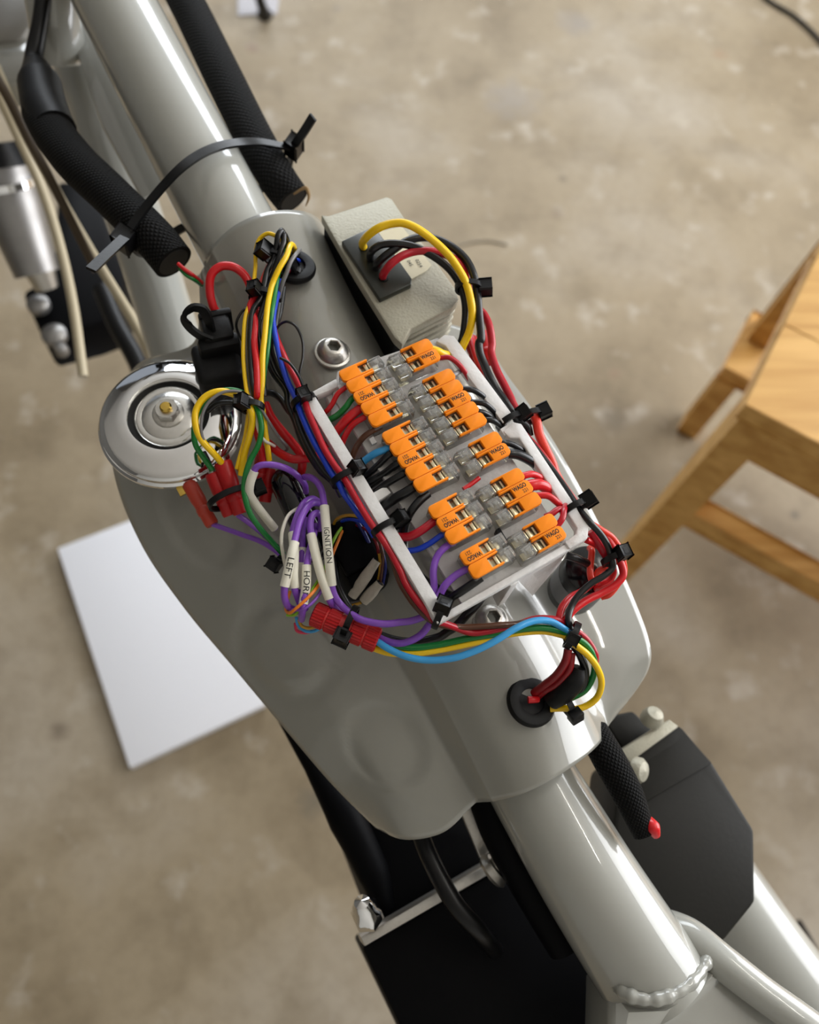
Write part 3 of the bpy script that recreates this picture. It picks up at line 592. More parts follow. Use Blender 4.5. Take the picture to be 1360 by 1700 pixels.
# bundle from the upper grommet
wire('yellow', 'thin yellow wire looping above the uppermost zip tie', ['d8', (640, 420, -2), (560, 320, 8), (490, 268, 12), (380, 235, 12), (265, 310, 10), (215, 450, 8), (205, 700, 4), (190, 900, 4), (200, 1060, 4), 'c2', (485, 690, 4), (470, 850, 2), (470, 980, 0), (490, 1170, -2), 'd1', (205, 170, -4), (175, 340, -8), (150, 500, -12), (95, 700, -16), (75, 785, -18)], .85)
wire('black', 'thick black wire looping over the upper grommet', ['d8', (640, 470, -6), (620, 300, 8), (575, 195, 14), (525, 265, 14), (500, 430, 11), (450, 600, 8), (370, 770, 7), (330, 950, 6), (280, 1150, 6), 'c2', (530, 660, 5), (515, 760, 4), (512, 900, 2), (525, 1100, 0), (545, 1230, -4)], 1.2)
wire('black', 'second black wire beside the loop at the upper grommet', ['d8', (680, 480, -6), (650, 330, 6), (605, 240, 13), (600, 360, 12), (550, 540, 11), (480, 740, 8), (420, 900, 5), (360, 1100, 5), (290, 1350, 4), 'c2', (560, 760, 2), (575, 900, -2), (585, 1010, -4), (600, 1200, -8)], 1.2)
wire('yellow', 'thick yellow wire down the centre of the upper bundle', ['d8', (760, 520, -6), (750, 430, 4), (700, 395, 11), (640, 560, 13), (545, 720, 12), (450, 930, 9), (405, 1100, 8), (372, 1300, 8), 'c2', (605, 800, 6), (590, 950, 3), (588, 1100, 0), 'd1', (310, 20, -1), (302, 130, -3), (322, 260, -5), (345, 450, -9), (367, 600, -12), (380, 700, -16)], 1.15)
wire('green', 'green wire right of the thick yellow wire in bundle', ['d8', (620, 430, -2), (560, 600, 4), (510, 880, 6), (475, 1100, 6), (435, 1350, 6), 'c2', (632, 780, 3), (618, 930, 0), (596, 1080, -4), (585, 1200, -8)], 1.05)
wire('red', 'red wire left of yellow in the upper bundle', ['d8', (590, 430, -3), (400, 700, 2), (250, 1050, 4), 'c2', (510, 640, 4), (540, 720, 4), (536, 850, 3), (552, 1000, 2), (556, 1200, -2), 'd1', (262, 120, -6), (258, 420, -14), (295, 560, -18), (320, 720, -22)], 1.35)
wire('blue', 'long blue wire along the left rail of the tray', ['d8', (560, 900, 0), (470, 1300, 2), 'c2', (655, 740, 2), (690, 920, 0), (740, 1090, 0), (800, 1220, 0), 'd1', (690, 290, 0), (780, 490, 0), (880, 670, 0), (970, 830, 0), (1030, 910, 0), (1080, 1010, -2), (1150, 1110, -6), (1225, 1215, -9), (1300, 1310, -9), (1370, 1420, -10)], 1.2)
wire('navy', 'thin navy wire curving down behind the open cream sleeve', ['d3', (860, 250, -20), (900, 310, -22), (950, 400, -24), (1020, 560, -28), (1045, 640, -30)], .9, 8)
wire('crimson', 'long red wire hugging the left tray rail to the bottom', ['c2', (640, 560, 0), (660, 780, 0), (720, 940, 0), (790, 1080, 2), (845, 1200, 2), 'd1', (750, 260, 2), (820, 420, 2), (900, 600, 2), (1000, 760, 2), 'c7', (770, 140, 2), (850, 280, 1), (950, 450, 1), (1040, 580, 1), (1120, 700, 0), (1200, 850, 0), 'd6', (80, 620, -1), (180, 770, -1), (280, 885, -2), (340, 960, -5), (440, 990, -8), (560, 1035, -12), (690, 1078, -14), (820, 1070, -14), 'c8', (750, 528, -14), (850, 496, -14), (930, 495, -14), (1000, 515, -16), 'd7', (370, 890, -18), (450, 960, -20), (510, 1060, -22), (515, 1125, -26)], 1.3)
wire('black', 'black wire left of the blue wire along the rail', ['c2', (690, 620, 0), (668, 760, -2), (650, 880, -4), (680, 1000, -6), (740, 1110, -5), (800, 1210, -4), 'd1', (640, 300, -4), (700, 470, -4), (790, 650, -4), (890, 800, -4), (990, 910, -4), (1060, 1040, -8)], 1.3)
wire('black', 'outer black wire of the bundle curving past the rail', ['c2', (720, 520, -2), (690, 700, -4), (620, 860, -8), (625, 960, -8), (660, 1060, -8), (740, 1170, -7), 'd1', (560, 190, -7), (620, 330, -8), (670, 480, -8), (740, 620, -8), (850, 790, -8), (960, 890, -8)], 1.3)
wire('black', 'black wire curving from horn loop tie to the rail bundle', ['d1', (330, 70, -14), (400, 70, -12), (480, 120, -11), (560, 230, -11), (620, 300, -11), (660, 420, -11), (720, 560, -12)], 1.4)
wire('grey', 'grey wire rising from the upper grommet', ['d8', (810, 470, -4), (830, 465, 2), (780, 520, 8), (700, 640, 9), (640, 800, 7), (580, 950, 4), (545, 1085, 0), (530, 1200, -4)], .9)
wire('blue', 'short blue wire end inside the upper grommet', ['d8', (830, 640, -6), (800, 605, -1), (760, 620, 1), (700, 700, -1)], .8)
wire('pink', 'short pink wire end inside the upper grommet', ['d8', (790, 690, -5), (745, 665, 0), (700, 720, 1), (660, 800, -2)], .7)
wire('black', 'thin black loop of wire right of the upper bundle', ['c2', (670, 790, -2), (700, 750, 0), (745, 733, 2), (800, 765, 3), (838, 850, 2), (842, 950, 0), (822, 1050, -2), (815, 1110, -4)], .55, 8)
wire('black', 'thin black wire arching left of the second zip tie', ['c2', (520, 640, 2), (465, 665, 2), (428, 730, 0), (432, 790, -6), (460, 850, -10)], .55, 8)
wire('black', 'thin black wire crossing over blue and red to the rail tie', ['c2', (700, 960, 4), (760, 995, 5), (820, 1080, 6), (850, 1160, 6), (862, 1220, 4)], .6, 8)
wire('red', 'thick red wire arching from bundle to fuse holder', ['c2', (330, 760, -12), (318, 700, -10), (280, 640, -6), (258, 540, -2), (268, 440, 2), (325, 388, 4), (400, 388, 4), (465, 430, 2), (505, 495, 0), (530, 580, -2), (560, 700, -6)], 1.75, 14)
# loop over the horn
wire('yellow', 'thick yellow wire looped over the chrome horn edge', ['c3', (760, 730, -20), (700, 660, -14), (622, 570, -8), (592, 480, -4), (602, 400, -2), (655, 332, 0), (735, 305, 1), (810, 322, 0), (875, 362, -1), (905, 410, -2), (915, 470, -5), (898, 560, -9), (870, 660, -14), (852, 780, -19)], 1.35)
wire('green', 'green wire looped beside the yellow over the horn', ['c3', (690, 750, -22), (640, 680, -18), (592, 600, -13), (588, 500, -9), (620, 400, -6), (690, 322, -4), (770, 298, -3), (850, 310, -3), (920, 370, -3), (955, 440, -3), (966, 520, -5), (948, 610, -8), (900, 700, -11), (872, 800, -13), (870, 880, -14), (900, 990, -18), (960, 1080, -22), (1030, 1160, -26), (1090, 1225, -30)], 1.15)
wire('grey', 'thin grey wire looped inside the yellow loop', ['c3', (740, 720, -21), (680, 650, -14), (632, 560, -7), (628, 460, -3), (664, 372, 0), (745, 312, 2), (830, 305, 2), (900, 338, 1), (960, 400, -2), (1010, 480, -6), (1065, 565, -12), (1110, 620, -18), (1095, 642, -22), (1045, 618, -24)], .6, 8)
wire('white', 'thin white wire twisting below the horn loop tie', ['d1', (250, 230, -3), (265, 360, -6), (290, 450, -7), (340, 520, -8), (395, 550, -11), (430, 570, -16)], .6, 8)
wire('black', 'black wire below the yellow loop on horn edge', ['c3', (660, 420, -10), (720, 375, -8), (800, 370, -8), (860, 395, -8), (900, 430, -8)], 1.1)
wire('black', 'short black wire entering the left red connector', ['c3', (640, 650, -22), (660, 690, -22), (685, 750, -22)], 1.1)
wire('ochre', 'ochre wire dropping from the horn loop tie', ['d1', (185, 240, -6), (178, 340, -9), (158, 500, -13), (110, 690, -17), (95, 790, -22)], 1.05)
wire('red', 'thick red wire slanting from loop tie to black capacitor', ['d1', (340, 170, -14), (400, 300, -15), (500, 430, -16), (600, 545, -18), (680, 660, -21), (690, 760, -24), (670, 850, -30)], 1.8, 14)
wire('red', 'thick red wire curving across under the rail bundle', ['d1', (370, 540, -20), (480, 635, -18), (600, 692, -16), (700, 690, -15), (775, 680, -16), (840, 660, -20)], 1.7, 14)
# red insulated connectors
def redconn(lab, p0, p1, r, crop, m=REDP):
    a_, b_ = cv([crop, p0, p1]); d_ = b_-a_
    t = empty('crimp_connector', (a_+b_)/2, lab, 'connector', 'red insulated crimp connectors')
    mk('sleeve', tubevf([a_, a_+d_*.04, a_+d_*.42, a_+d_*.5, a_+d_*.96, b_], [r*.86, r, r, r*.9, r*.9, r*.8], 18), m, t)
    mk('crimp_band', tubevf([a_+d_*.58, a_+d_*.6, a_+d_*.72, a_+d_*.74], [r*.9, r*.99, r*.99, r*.9], 18), m, t)
    mk('barrel', tubevf([a_-d_*.05, a_+d_*.02], r*.45, 12), STEEL, t)
redconn('left red crimp connector in the bundle beside the horn', (690, 765, -24), (790, 1005, -32), 3.3, 'c3')
redconn('middle red crimp connector below the yellow loop', (745, 700, -20), (850, 995, -30), 3.6, 'c3')
redconn('dark red crimp connector behind the green wire', (985, 620, -24), (945, 860, -34), 3.2, 'c3')
redconn('small red crimp connector tucked by the black capacitor', (1010, 740, -30), (985, 930, -36), 2.8, 'c3')
redconn('translucent orange red spade cover below the horn', (555, 820, -40), (690, 1060, -44), 3.2, 'c3', REDT)
sp = tag(mk('spade_terminal', boxvf(P(302, 803, -41), dirw(302, 803, -41, 62)*.005, dirw(302, 803, -41, -28)*.003, Z*.0005, .1), BRASS), 'brass spade terminal of the horn at its lower rim', 'terminal')
wire('purple', 'purple wire leaving the translucent spade cover', ['c3', (690, 1055, -44), (760, 1080, -44), (850, 1112, -42), (960, 1152, -40), (1040, 1200, -38), (1085, 1240, -38)], 1.1)
wire('purple', 'dark purple wire below the middle red connector', ['c3', (830, 1000, -36), (900, 1050, -38), (970, 1105, -40), (1060, 1190, -41)], 1.2)
# ---- purple wires with marked white sleeves
def sleeve(parent, seq, r, text=None, size=3.4, t0=.5, flip=False):
    pts = spline(cv(seq), 10); s = mk('marker_sleeve', tubevf(pts, r, 18), WHT, parent, 60); s['label'] = 'white marker sleeve'
    if text:
        L = [0]
        for i in range(1, len(pts)): L.append(L[-1]+(pts[i]-pts[i-1]).length)
        vf = textmesh(text, size*MM); out = []
        for v in vf[0]:
            s_ = min(max(L[-1]*t0+v.x, 0), L[-1]*.9999); k = max(i for i in range(len(L)-1) if L[i] <= s_); f = (s_-L[k])/(L[k+1]-L[k])
            c = pts[k].lerp(pts[k+1], f); t = (pts[k+1]-pts[k]).normalized(); view = (Vector((0, 0, CAM_H))-c).normalized()
            up_ = (view-t*view.dot(t)).normalized(); sd = up_.cross(t); a_ = v.y/((r+.12)*MM)
            out.append(c+(up_*math.cos(a_)+sd*math.sin(a_))*(r+.12)*MM)
        mk('print', (out, vf[1]), INK, s, 180)
    return s
pw = wire('purple', 'purple wire in IGNITION sleeve running to the tray', ['d1', (690, 880, -18), (715, 862, -14), (775, 868, -10), (835, 915, -8), (878, 1000, -7), (893, 1100, -7), 'd3', (560, 120, -7), (575, 300, -7), (592, 500, -7), (612, 700, -9), (628, 860, -12), (660, 965, -14), (730, 1060, -16), (830, 1140, -14), (900, 1180, -13), (1030, 1213, -12), (1150, 1222, -12), (1270, 1208, -12), 'd6', (120, 970, -12), (240, 930, -10), (310, 880, -6), (345, 780, -3), (345, 640, 0), (338, 500, 2), (365, 380, 3), (420, 300, 4), (485, 250, 4), (540, 225, 4)], 1.3, 12)
sleeve(pw, ['d3', (558, 116, -7), (575, 300, -7), (592, 500, -7), (612, 700, -9), (629, 862, -12)], 1.75, 'IGNITION', 3.0, .52)
pw = wire('purple', 'outer purple wire in the sleeve marked LEFT', ['d3', (540, 110, -22), (500, 88, -14), (440, 90, -9), (385, 145, -7), (325, 265, -6), (285, 420, -6), (260, 560, -6), (215, 740, -8), (186, 870, -10), (185, 980, -14), (220, 1060, -18), (280, 1090, -22)], 1.3, 12)
sleeve(pw, ['d3', (280, 455, -6), (255, 560, -6), (215, 740, -8), (184, 872, -10)], 1.75, 'LEFT', 3.6, .58)
pw = wire('purple', 'purple wire right behind the one marked LEFT', ['d3', (500, 70, -24), (440, 45, -16), (365, 90, -12), (300, 220, -11), (262, 370, -11), (275, 560, -10), (268, 760, -11), (280, 890, -13), (310, 980, -17), (345, 1070, -20), (352, 1160, -24)], 1.3, 12)
sleeve(pw, ['d3', (262, 370, -11), (275, 560, -10), (268, 760, -11), (279, 884, -13)], 1.75)
pw = wire('purple', 'purple wire with a blank white sleeve beside the IGNITION sleeve', ['d3', (510, 330, -22), (530, 230, -14), (495, 182, -10), (445, 205, -9), (425, 290, -9), (440, 390, -9), (480, 580, -9), (540, 800, -11), (605, 985, -14), (650, 1060, -19), (720, 1110, -22)], 1.35, 12)
sleeve(pw, ['d3', (434, 380, -9), (480, 580, -9), (540, 800, -11), (606, 988, -14)], 1.75)
pw = wire('purple', 'purple wire in the sleeve marked HORN', ['d3', (470, 300, -26), (450, 420, -16), (420, 540, -13), (396, 680, -11), (390, 860, -12), (362, 1040, -14), (350, 1120, -18), (345, 1180, -24)], 1.35, 12)
sleeve(pw, ['d3', (392, 672, -11), (388, 860, -12), (366, 1005, -14), (360, 1045, -14)], 1.75, 'HORN', 3.4, .5)
pw = wire('purple', 'dark purple wire deep between LEFT and HORN sleeves', ['d3', (380, 240, -24), (352, 360, -18), (352, 520, -15), (342, 660, -16), (335, 880, -18), (340, 1000, -22), (380, 1090, -26)], 1.3, 12)
sleeve(pw, ['d3', (356, 505, -15), (345, 620, -16)], 1.6); sleeve(pw, ['d3', (338, 650, -16), (330, 780, -17), (322, 900, -18)], 1.6)
pw = wire('purple', 'purple wire arching above the black capacitor', ['d1', (725, 1000, -24), (712, 930, -17), (645, 850, -12), (560, 790, -8), (450, 752, -6), (330, 745, -6), (262, 768, -7), (230, 830, -9), (198, 930, -12), (195, 1020, -15), (235, 1095, -19), (330, 1220, -24), (440, 1350, -30)], 1.25, 12)
sleeve(pw, ['d1', (240, 805, -8), (200, 920, -11), (196, 1020, -15), (240, 1100, -19), (330, 1220, -24), (430, 1345, -30)], 1.7)
wire('purple', 'purple wire from red connector to the lowest left lever', ['d3', (470, 1110, -26), (600, 1150, -26), 'c8', (60, 575, -22), (150, 612, -20), (215, 612, -19), (290, 575, -17), (335, 520, -14), 'd6', (325, 950, -10), (360, 800, -2), (400, 720, 0), (450, 630, 2), (540, 545, 3), (640, 485, 4), (720, 440, 4)], 1.35, 12)
# thin signal wires of that nest
wire('white', 'thin white wire bowed left of the purple wires', ['d3', (330, 130, -16), (300, 140, -14), (222, 200, -11), (168, 330, -10), (155, 450, -11), (180, 620, -14), (205, 720, -17)], .7, 8)
for col, lab, seq in (
    ('orange', 'thin orange wire slanting behind the IGNITION sleeve', [(735, 330, -26), (690, 440, -22), (640, 560, -20), (590, 700, -18), (530, 820, -15), (430, 950, -12), (300, 1070, -13), (230, 1120, -17), (196, 1075, -22), (235, 920, -26)]),
    ('lime', 'thin lime wire beside the orange one', [(730, 305, -26), (670, 390, -22), (628, 480, -21), (575, 660, -20), (520, 780, -17), (440, 910, -14), (380, 1000, -16), (290, 1130, -22), (210, 1140, -26)]),
    ('purple', 'thin purple wire under the marker sleeves', [(560, 850, -16), (480, 985, -14), (370, 1078, -14), (250, 1092, -18)]),
    ('lightblue', 'thin light blue wire loop left of the ribbed connector', [(295, 1160, -28), (312, 1235, -30), (385, 1292, -30), (465, 1290, -30), (530, 1258, -28)]),
    ('pink', 'thin pink wire loop lowest beside the ribbed connector', [(285, 1210, -31), (300, 1285, -32), (365, 1306, -32), (420, 1300, -32)]),
    ('ochre', 'thin ochre wire loop left of the ribbed connector', [(318, 1180, -26), (345, 1240, -27), (410, 1262, -27), (505, 1240, -25)]),
    ('ochre', 'thin ochre wire arching beneath the left tray rail', [(640, 340, -30), (662, 252, -22), (740, 206, -16), (850, 206, -13), (940, 248, -12), (1000, 300, -14)]),
    ('blue', 'thin blue wire arching beneath the left tray rail', [(650, 310, -32), (710, 265, -26), (800, 240, -20), (920, 270, -16), (1000, 330, -16)]),
    ('darkred', 'thin dark red wire curving down toward cream sleeves', [(800, 300, -30), (880, 300, -24), (970, 350, -20), (1040, 440, -20), (1072, 570, -24)]),
    ('brown', 'thin brown wire entering the lower cream sleeve', [(960, 320, -22), (1060, 430, -18), (1108, 560, -20), (1102, 700, -24), (1080, 850, -30)]),
    ('ochre', 'thin ochre wire entering the lower cream sleeve', [(1075, 560, -23), (1085, 690, -26), (1062, 840, -31)]),
    ('navy', 'thin navy wire entering the lower cream sleeve', [(1100, 520, -22), (1132, 680, -26), (1108, 850, -31)]),
    ('ochre', 'thin ochre wire end left of the lower cream sleeve', [(780, 1050, -36), (830, 1046, -36), (905, 1022, -34)]),
    ('grey', 'thin grey wire end left of the lower cream sleeve', [(760, 1030, -37), (820, 1028, -37), (900, 1010, -35)])):
    wire(col, lab, ['d3']+seq, .62, 8)
for lab, p0, p1 in (('cream fabric sleeve stub standing open at its upper end', [(1052, 625, -24), (960, 760, -27), (820, 965, -33)], 0), ('lower cream fabric sleeve stub with three thin wires', [(1085, 835, -28), (1010, 920, -31), (925, 1015, -34)], 0)):
    pts = spline(cv(['d3']+p0), 8); t = tag(mk('cable_sleeve', tubevf(pts, [1.75, 1.9, 2.3, 2.3, 1.9], 18, False), CREAM), lab, 'sleeve', 'cream fabric sleeves')
    mk('sleeve_bore', tubevf([pts[0]+(pts[1]-pts[0])*.2, pts[-1]], 1.25, 14), SLOT, t)
cc_ = tag(mk('capacitor', tubevf(spline(cv(['p', (470, 795, -30), (474, 800, -29), (498, 850, -33), (530, 915, -38), (533, 920, -39)]), 4), [5.2, 6.2, 6.4, 6.4, 6.4, 6.4, 6.2, 5.4], 28), mat('glossy_black_wrap', srgb(14, 14, 20), .12, coat=.5, nscale=60, nbump=.1)), 'glossy black cylindrical capacitor under the purple wires', 'capacitor')
rl = empty('relay_box', P(588, 930, -60), 'black rubber relay box beneath the tray rail by cream sleeves', 'relay')
rx_ = dirw(588, 930, -36, 62); ry_ = Z.cross(rx_)
mk('relay_body', boxvf(P(588, 930, -40), rx_*.015, ry_*.0085, Z*.011, 2), DARK, rl); mk('relay_lid', boxvf(P(584, 905, -27), rx_*.011, ry_*.0075, Z*.0022, 1), DARK, rl)
wire('black', 'black cable looping right of the IGNITION sleeve to the ridge', ['d3', (650, 600, -28), (660, 780, -26), (705, 930, -25), (800, 1090, -26), 'c8', (20, 535, -27), (90, 575, -28), (180, 603, -29), (280, 608, -29), (380, 585, -27), 'd6', (470, 1070, -24), (560, 1010, -20), (660, 900, -16), (755, 805, -14), (820, 700, -14)], 1.7, 12)
wire('black', 'black cable sweeping down behind the tray opening', ['c7', (1410, 270, 4), (1345, 325, 4), (1280, 405, 2.5), (1238, 500, -3), (1220, 640, -8), 'd6', (52, 40, -10), (55, 170, -11), (75, 330, -12), (135, 455, -13), (230, 560, -14), (340, 635, -14), (430, 690, -14), (540, 745, -14)], 1.6, 12)
wire('black', 'black wire entering the lowest left lever', ['d6', (790, 560, 4), (715, 612, 3), (600, 690, 1), (470, 775, -3), (400, 850, -8)], 1.55, 12)
# ribbed red connector
rc = empty('ribbed_connector', P(575, 1040, -30), 'red ribbed inline connector tied below the marker sleeves', 'connector')
ra, rb = P(520, 1018, -20), P(628, 1064, -20); rd = (rb-ra); rl_ = rd.length*1000
def ribbed(s0, s1, r):
    pr = [(r*.8, s0), (r, s0+.5), (r, s1-.5), (r*.8, s1)]; vf = lathevf(ra, pr, rd, 96)
    ax = rd.normalized(); V2 = []
    for k, v in enumerate(vf[0]):
        c = ra+ax*(v-ra).dot(ax); V2.append(c+(v-c)*(1.05 if (k//2) % 2 else .97))
    return V2, vf[1]
for s0, s1, nm in ((0, .2, 'end_cap'), (.21, .42, 'ribbed_barrel'), (.58, .79, 'ribbed_barrel'), (.80, 1, 'end_cap')):
    mk(nm, ribbed(s0*rl_, s1*rl_, 4.5), REDP, rc, 20)
mk('core', lathevf(ra, [(4.1, .05*rl_), (4.1, .95*rl_)], rd, 32), mat('pale_red_plastic', srgb(196, 52, 50), .4, nscale=300, nbump=.03), rc)
# wires to the lower grommet
wire('lightblue', 'light blue wire from ribbed connector to the right tie', ['c8', (30, 590, -19), (70, 602, -19), (130, 640, -18), (220, 680, -17), (330, 698, -16), (450, 688, -14), (560, 652, -12), (660, 602, -10), (760, 540, -9), (850, 505, -10), (930, 508, -12), (1000, 548, -14), (1050, 590, -18)], 1.3, 12)
wire('green', 'green wire from ribbed connector to the lower grommet', ['c8', (40, 600, -22), (150, 622, -21), (250, 637, -20), (380, 622, -19), (520, 592, -17), (680, 566, -15), (800, 544, -14), (900, 540, -14), (1000, 562, -15), 'd7', (370, 945, -17), (450, 1005, -19), (500, 1100, -23), (500, 1220, -28), (440, 1340, -33), (340, 1402, -36), (250, 1422, -38)], 1.3, 12)
wire('yellow', 'yellow wire from ribbed connector to the lower grommet', ['c8', (40, 625, -23), (70, 642, -23), (150, 664, -22), (270, 664, -21), (420, 640, -20), (560, 610, -18), (670, 580, -17), (800, 560, -16), (900, 556, -16), (970, 570, -16), 'd7', (280, 930, -16), (360, 998, -16), (450, 1070, -18), (530, 1180, -23), (560, 1290, -28), (530, 1400, -33), (450, 1468, -36), (345, 1500, -37), (280, 1492, -38), (160, 1495, -40)], 1.3, 12)
wire('brown', 'brown wire from left rail past the lower bolt', ['d6', (-95, 245, -5), (-50, 370, -4), (20, 590, -3), (110, 745, -3), (220, 880, -4), (330, 972, -6), (450, 1012, -10), (600, 1027, -12), (800, 1020, -12), (960, 1008, -12), 'c8', (760, 521, -13), (860, 504, -14), (960, 520, -15), (1010, 560, -17)], 1.2)
wire('black', 'black wire curving inside the green and yellow loops', ['d7', (340, 1000, -20), (395, 1080, -22), (432, 1190, -26), (428, 1290, -31), (380, 1370, -35), (300, 1420, -38)], 1.5)
wire('darkred', 'dark red wire from right tie into lower grommet', ['d7', (300, 1030, -18), (280, 1120, -20), (205, 1235, -26), (110, 1312, -32), (30, 1375, -38)], 1.6)
wire('darkred', 'second dark red wire into the lower grommet', ['d7', (330, 1060, -20), (310, 1180, -23), (215, 1295, -29), (120, 1352, -34), (60, 1400, -39)], 1.4)
wire('red', 'short red wire end inside the lower grommet', ['d7', (-15, 1425, -37), (20, 1424, -37), (60, 1420, -38)], 1.4)
tag(mk('rubber_boot', tubevf(spline(cv(['d7', (385, 1170, -24), (350, 1260, -27), (270, 1350, -32), (170, 1430, -38)])), [2.6, 4.4, 4.7, 3.8], 18), RUB), 'black rubber boot at the mouth of the lower grommet', 'boot')
# right side bundle
wire('red', 'red wire left strand rising to the round buzzer', ['d7', (225, 800, -18), (250, 705, -18), (320, 622, -20), (400, 580, -24), (480, 520, -26)], 1.45, 12)
wire('red', 'red wire looping round the buzzer into the right tie', ['d7', (275, 810, -18), (340, 722, -17), (450, 642, -17), (560, 588, -17), (675, 520, -16), (730, 450, -15), (722, 380, -14), (690, 310, -13), (640, 210, -12), (560, 100, -10)], 1.5, 12)
wire('coral', 'outermost coral red wire bowed beyond the tray corner', ['d7', (470, 40, -8), (560, 95, -9), (645, 155, -11), (705, 245, -13), (728, 330, -15), (738, 420, -19), (700, 500, -22), (620, 600, -26), (560, 620, -28)], 1.3, 12)
wire('coral', 'coral red wire hairpin above the round buzzer', ['d7', (470, 235, -16), (485, 265, -14), (472, 400, -15), (480, 472, -16), (508, 500, -17), (528, 432, -16), (575, 400, -15), (610, 415, -15)], 1.35, 12)
wire('red', 'red wire slanting under the tray corner', ['d7', (440, 170, -6), (500, 200, -9), (560, 240, -12), (610, 290, -13), (655, 400, -17), (640, 470, -20), (560, 525, -22), (520, 560, -26)], 1.3, 12)
wire('crimson', 'crimson wire beside the black strap at tray corner', ['d7', (480, 100, -6), (540, 190, -8), (590, 270, -10), (630, 330, -12)], 2.0, 12)
wire('black', 'black wire to the lower tie, rail stretch standing in for strap shadow', ['c6', (850, 350, -2), (960, 490, -2), (1080, 645, -2), (1190, 800, -1), (1270, 925, 1), 'd7', (470, 35, 2), (540, 110, 0), (590, 180, -2), (625, 260, -6), (650, 380, -10), (580, 452, -11), (480, 512, -12), (385, 600, -13), (322, 700, -14), (300, 800, -14), (330, 900, -16)], 1.3, 12)  # rail stretch draws a thin strap shadow as wire; the rest is real
wire('black', 'black wire stub poking out below the tray corner', ['d7', (285, 292, -10), (350, 312, -10), (440, 352, -14), (500, 380, -18)], 1.6, 12)
bz = empty('buzzer', P(982, 960, -60), 'round black buzzer on the right wing under red wires', 'buzzer')
mk('buzzer_body', lathevf(P(981, 944, -26)-Z*.028, [(10.4, 0), (10.8, 1), (10.8, 25.4), (10, 27.2), (7.5, 28), (0, 27.8)], Z, 40), mat('gloss_black', srgb(12, 12, 14), .15, nscale=50, nbump=.03), bz)
mk('label', tubevf([P(981, 944, -26)-Z*.022, P(981, 944, -26)-Z*.008], 10.9, 40, False), mat('grey_print_label', srgb(110, 110, 112), .5, nscale=200, ncol=.1), bz)
# regulator wires
wire('yellow', 'thick yellow wire arching from the regulator to the tray', ['d5', (318, 450, -1), (300, 412, 6), (335, 355, 14), (420, 290, 19), (520, 252, 21), (630, 245, 22), (745, 292, 21), (880, 392, 18), (1000, 510, 15), (1090, 640, 12), (1140, 740, 10), (1172, 860, 8), (1185, 980, 5), (1165, 1110, 1), (1110, 1235, -4), 'd2', (270, 165, -6), (190, 186, -2), (100, 172, 2), (30, 140, 4), (-40, 120, 4)], 1.65, 14)
wire('black', 'inner black wire from the regulator under the yellow', ['d5', (365, 550, -1), (362, 505, 5), (385, 460, 11), (450, 420, 13), (560, 410, 14), (700, 430, 13), (850, 500, 11), (985, 600, 9), (1075, 720, 7), (1122, 850, 4), (1132, 980, 1), (1112, 1150, -3), (1080, 1250, -8)], 1.6, 14)
wire('black', 'outer black wire from the regulator down the right rail', ['d5', (405, 615, -1), (415, 580, 5), (470, 520, 10), (550, 462, 12), (650, 395, 13), (765, 362, 13), (885, 372, 12), (1025, 440, 11), (1135, 540, 10), (1195, 660, 9), (1225, 800, 7), (1243, 1000, 5), (1258, 1180, 3), 'd2', (465, 60, 2), (475, 160, 1), (520, 280, 0), (580, 420, 0), (650, 545, -1), (725, 650, -1), (795, 755, -2), (870, 850, -4), (960, 920, -6), (985, 1010, -8)], 1.7, 14)
wire('crimson', 'dark red wire from the regulator joining the right bundle', ['d5', (465, 690, -1), (470, 655, 5), (520, 585, 10), (600, 520, 12), (700, 480, 12), (800, 468, 12), (910, 480, 11), (1040, 535, 9), (1122, 625, 7), (1155, 720, 4), (1185, 850, 0), (1230, 930, -2), (1280, 980, -3), (1325, 1080, -3), (1345, 1220, -4), 'd2', (592, 160, -4), (645, 330, -4), (720, 480, -3), (785, 610, -3), (835, 720, -3), (920, 820, -4)], 1.65, 14)
wire('red', 'red wire close against the right rail upper half', ['d2', (380, 20, -10), (420, 150, -8), (470, 290, -6), (540, 430, -6), (600, 520, -8)], 1.4, 12)
redconn('red crimp connector right of the yellow wire above rail', (372, 10, -14), (470, 300, -13), 3.0, 'd2')
redconn('red crimp connector between black and red regulator wires', (500, -40, -16), (570, 260, -14), 2.9, 'd2')
wire('coral', 'thick coral red wire below the right tie head', ['d2', (1010, 760, -6), (1055, 860, -5), (1085, 1000, -6), (1150, 1150, -7), (1215, 1290, -9), 'c6', (1098, 660, -11), (1150, 760, -14)], 1.9, 14)
wire('crimson', 'thin crimson wire along outside of the lower right rail', ['c6', (845, 340, -4), (930, 425, -3), (1010, 522, -3), (1070, 605, -4), (1130, 695, -5), (1190, 780, -6), (1290, 920, -8)], .95)
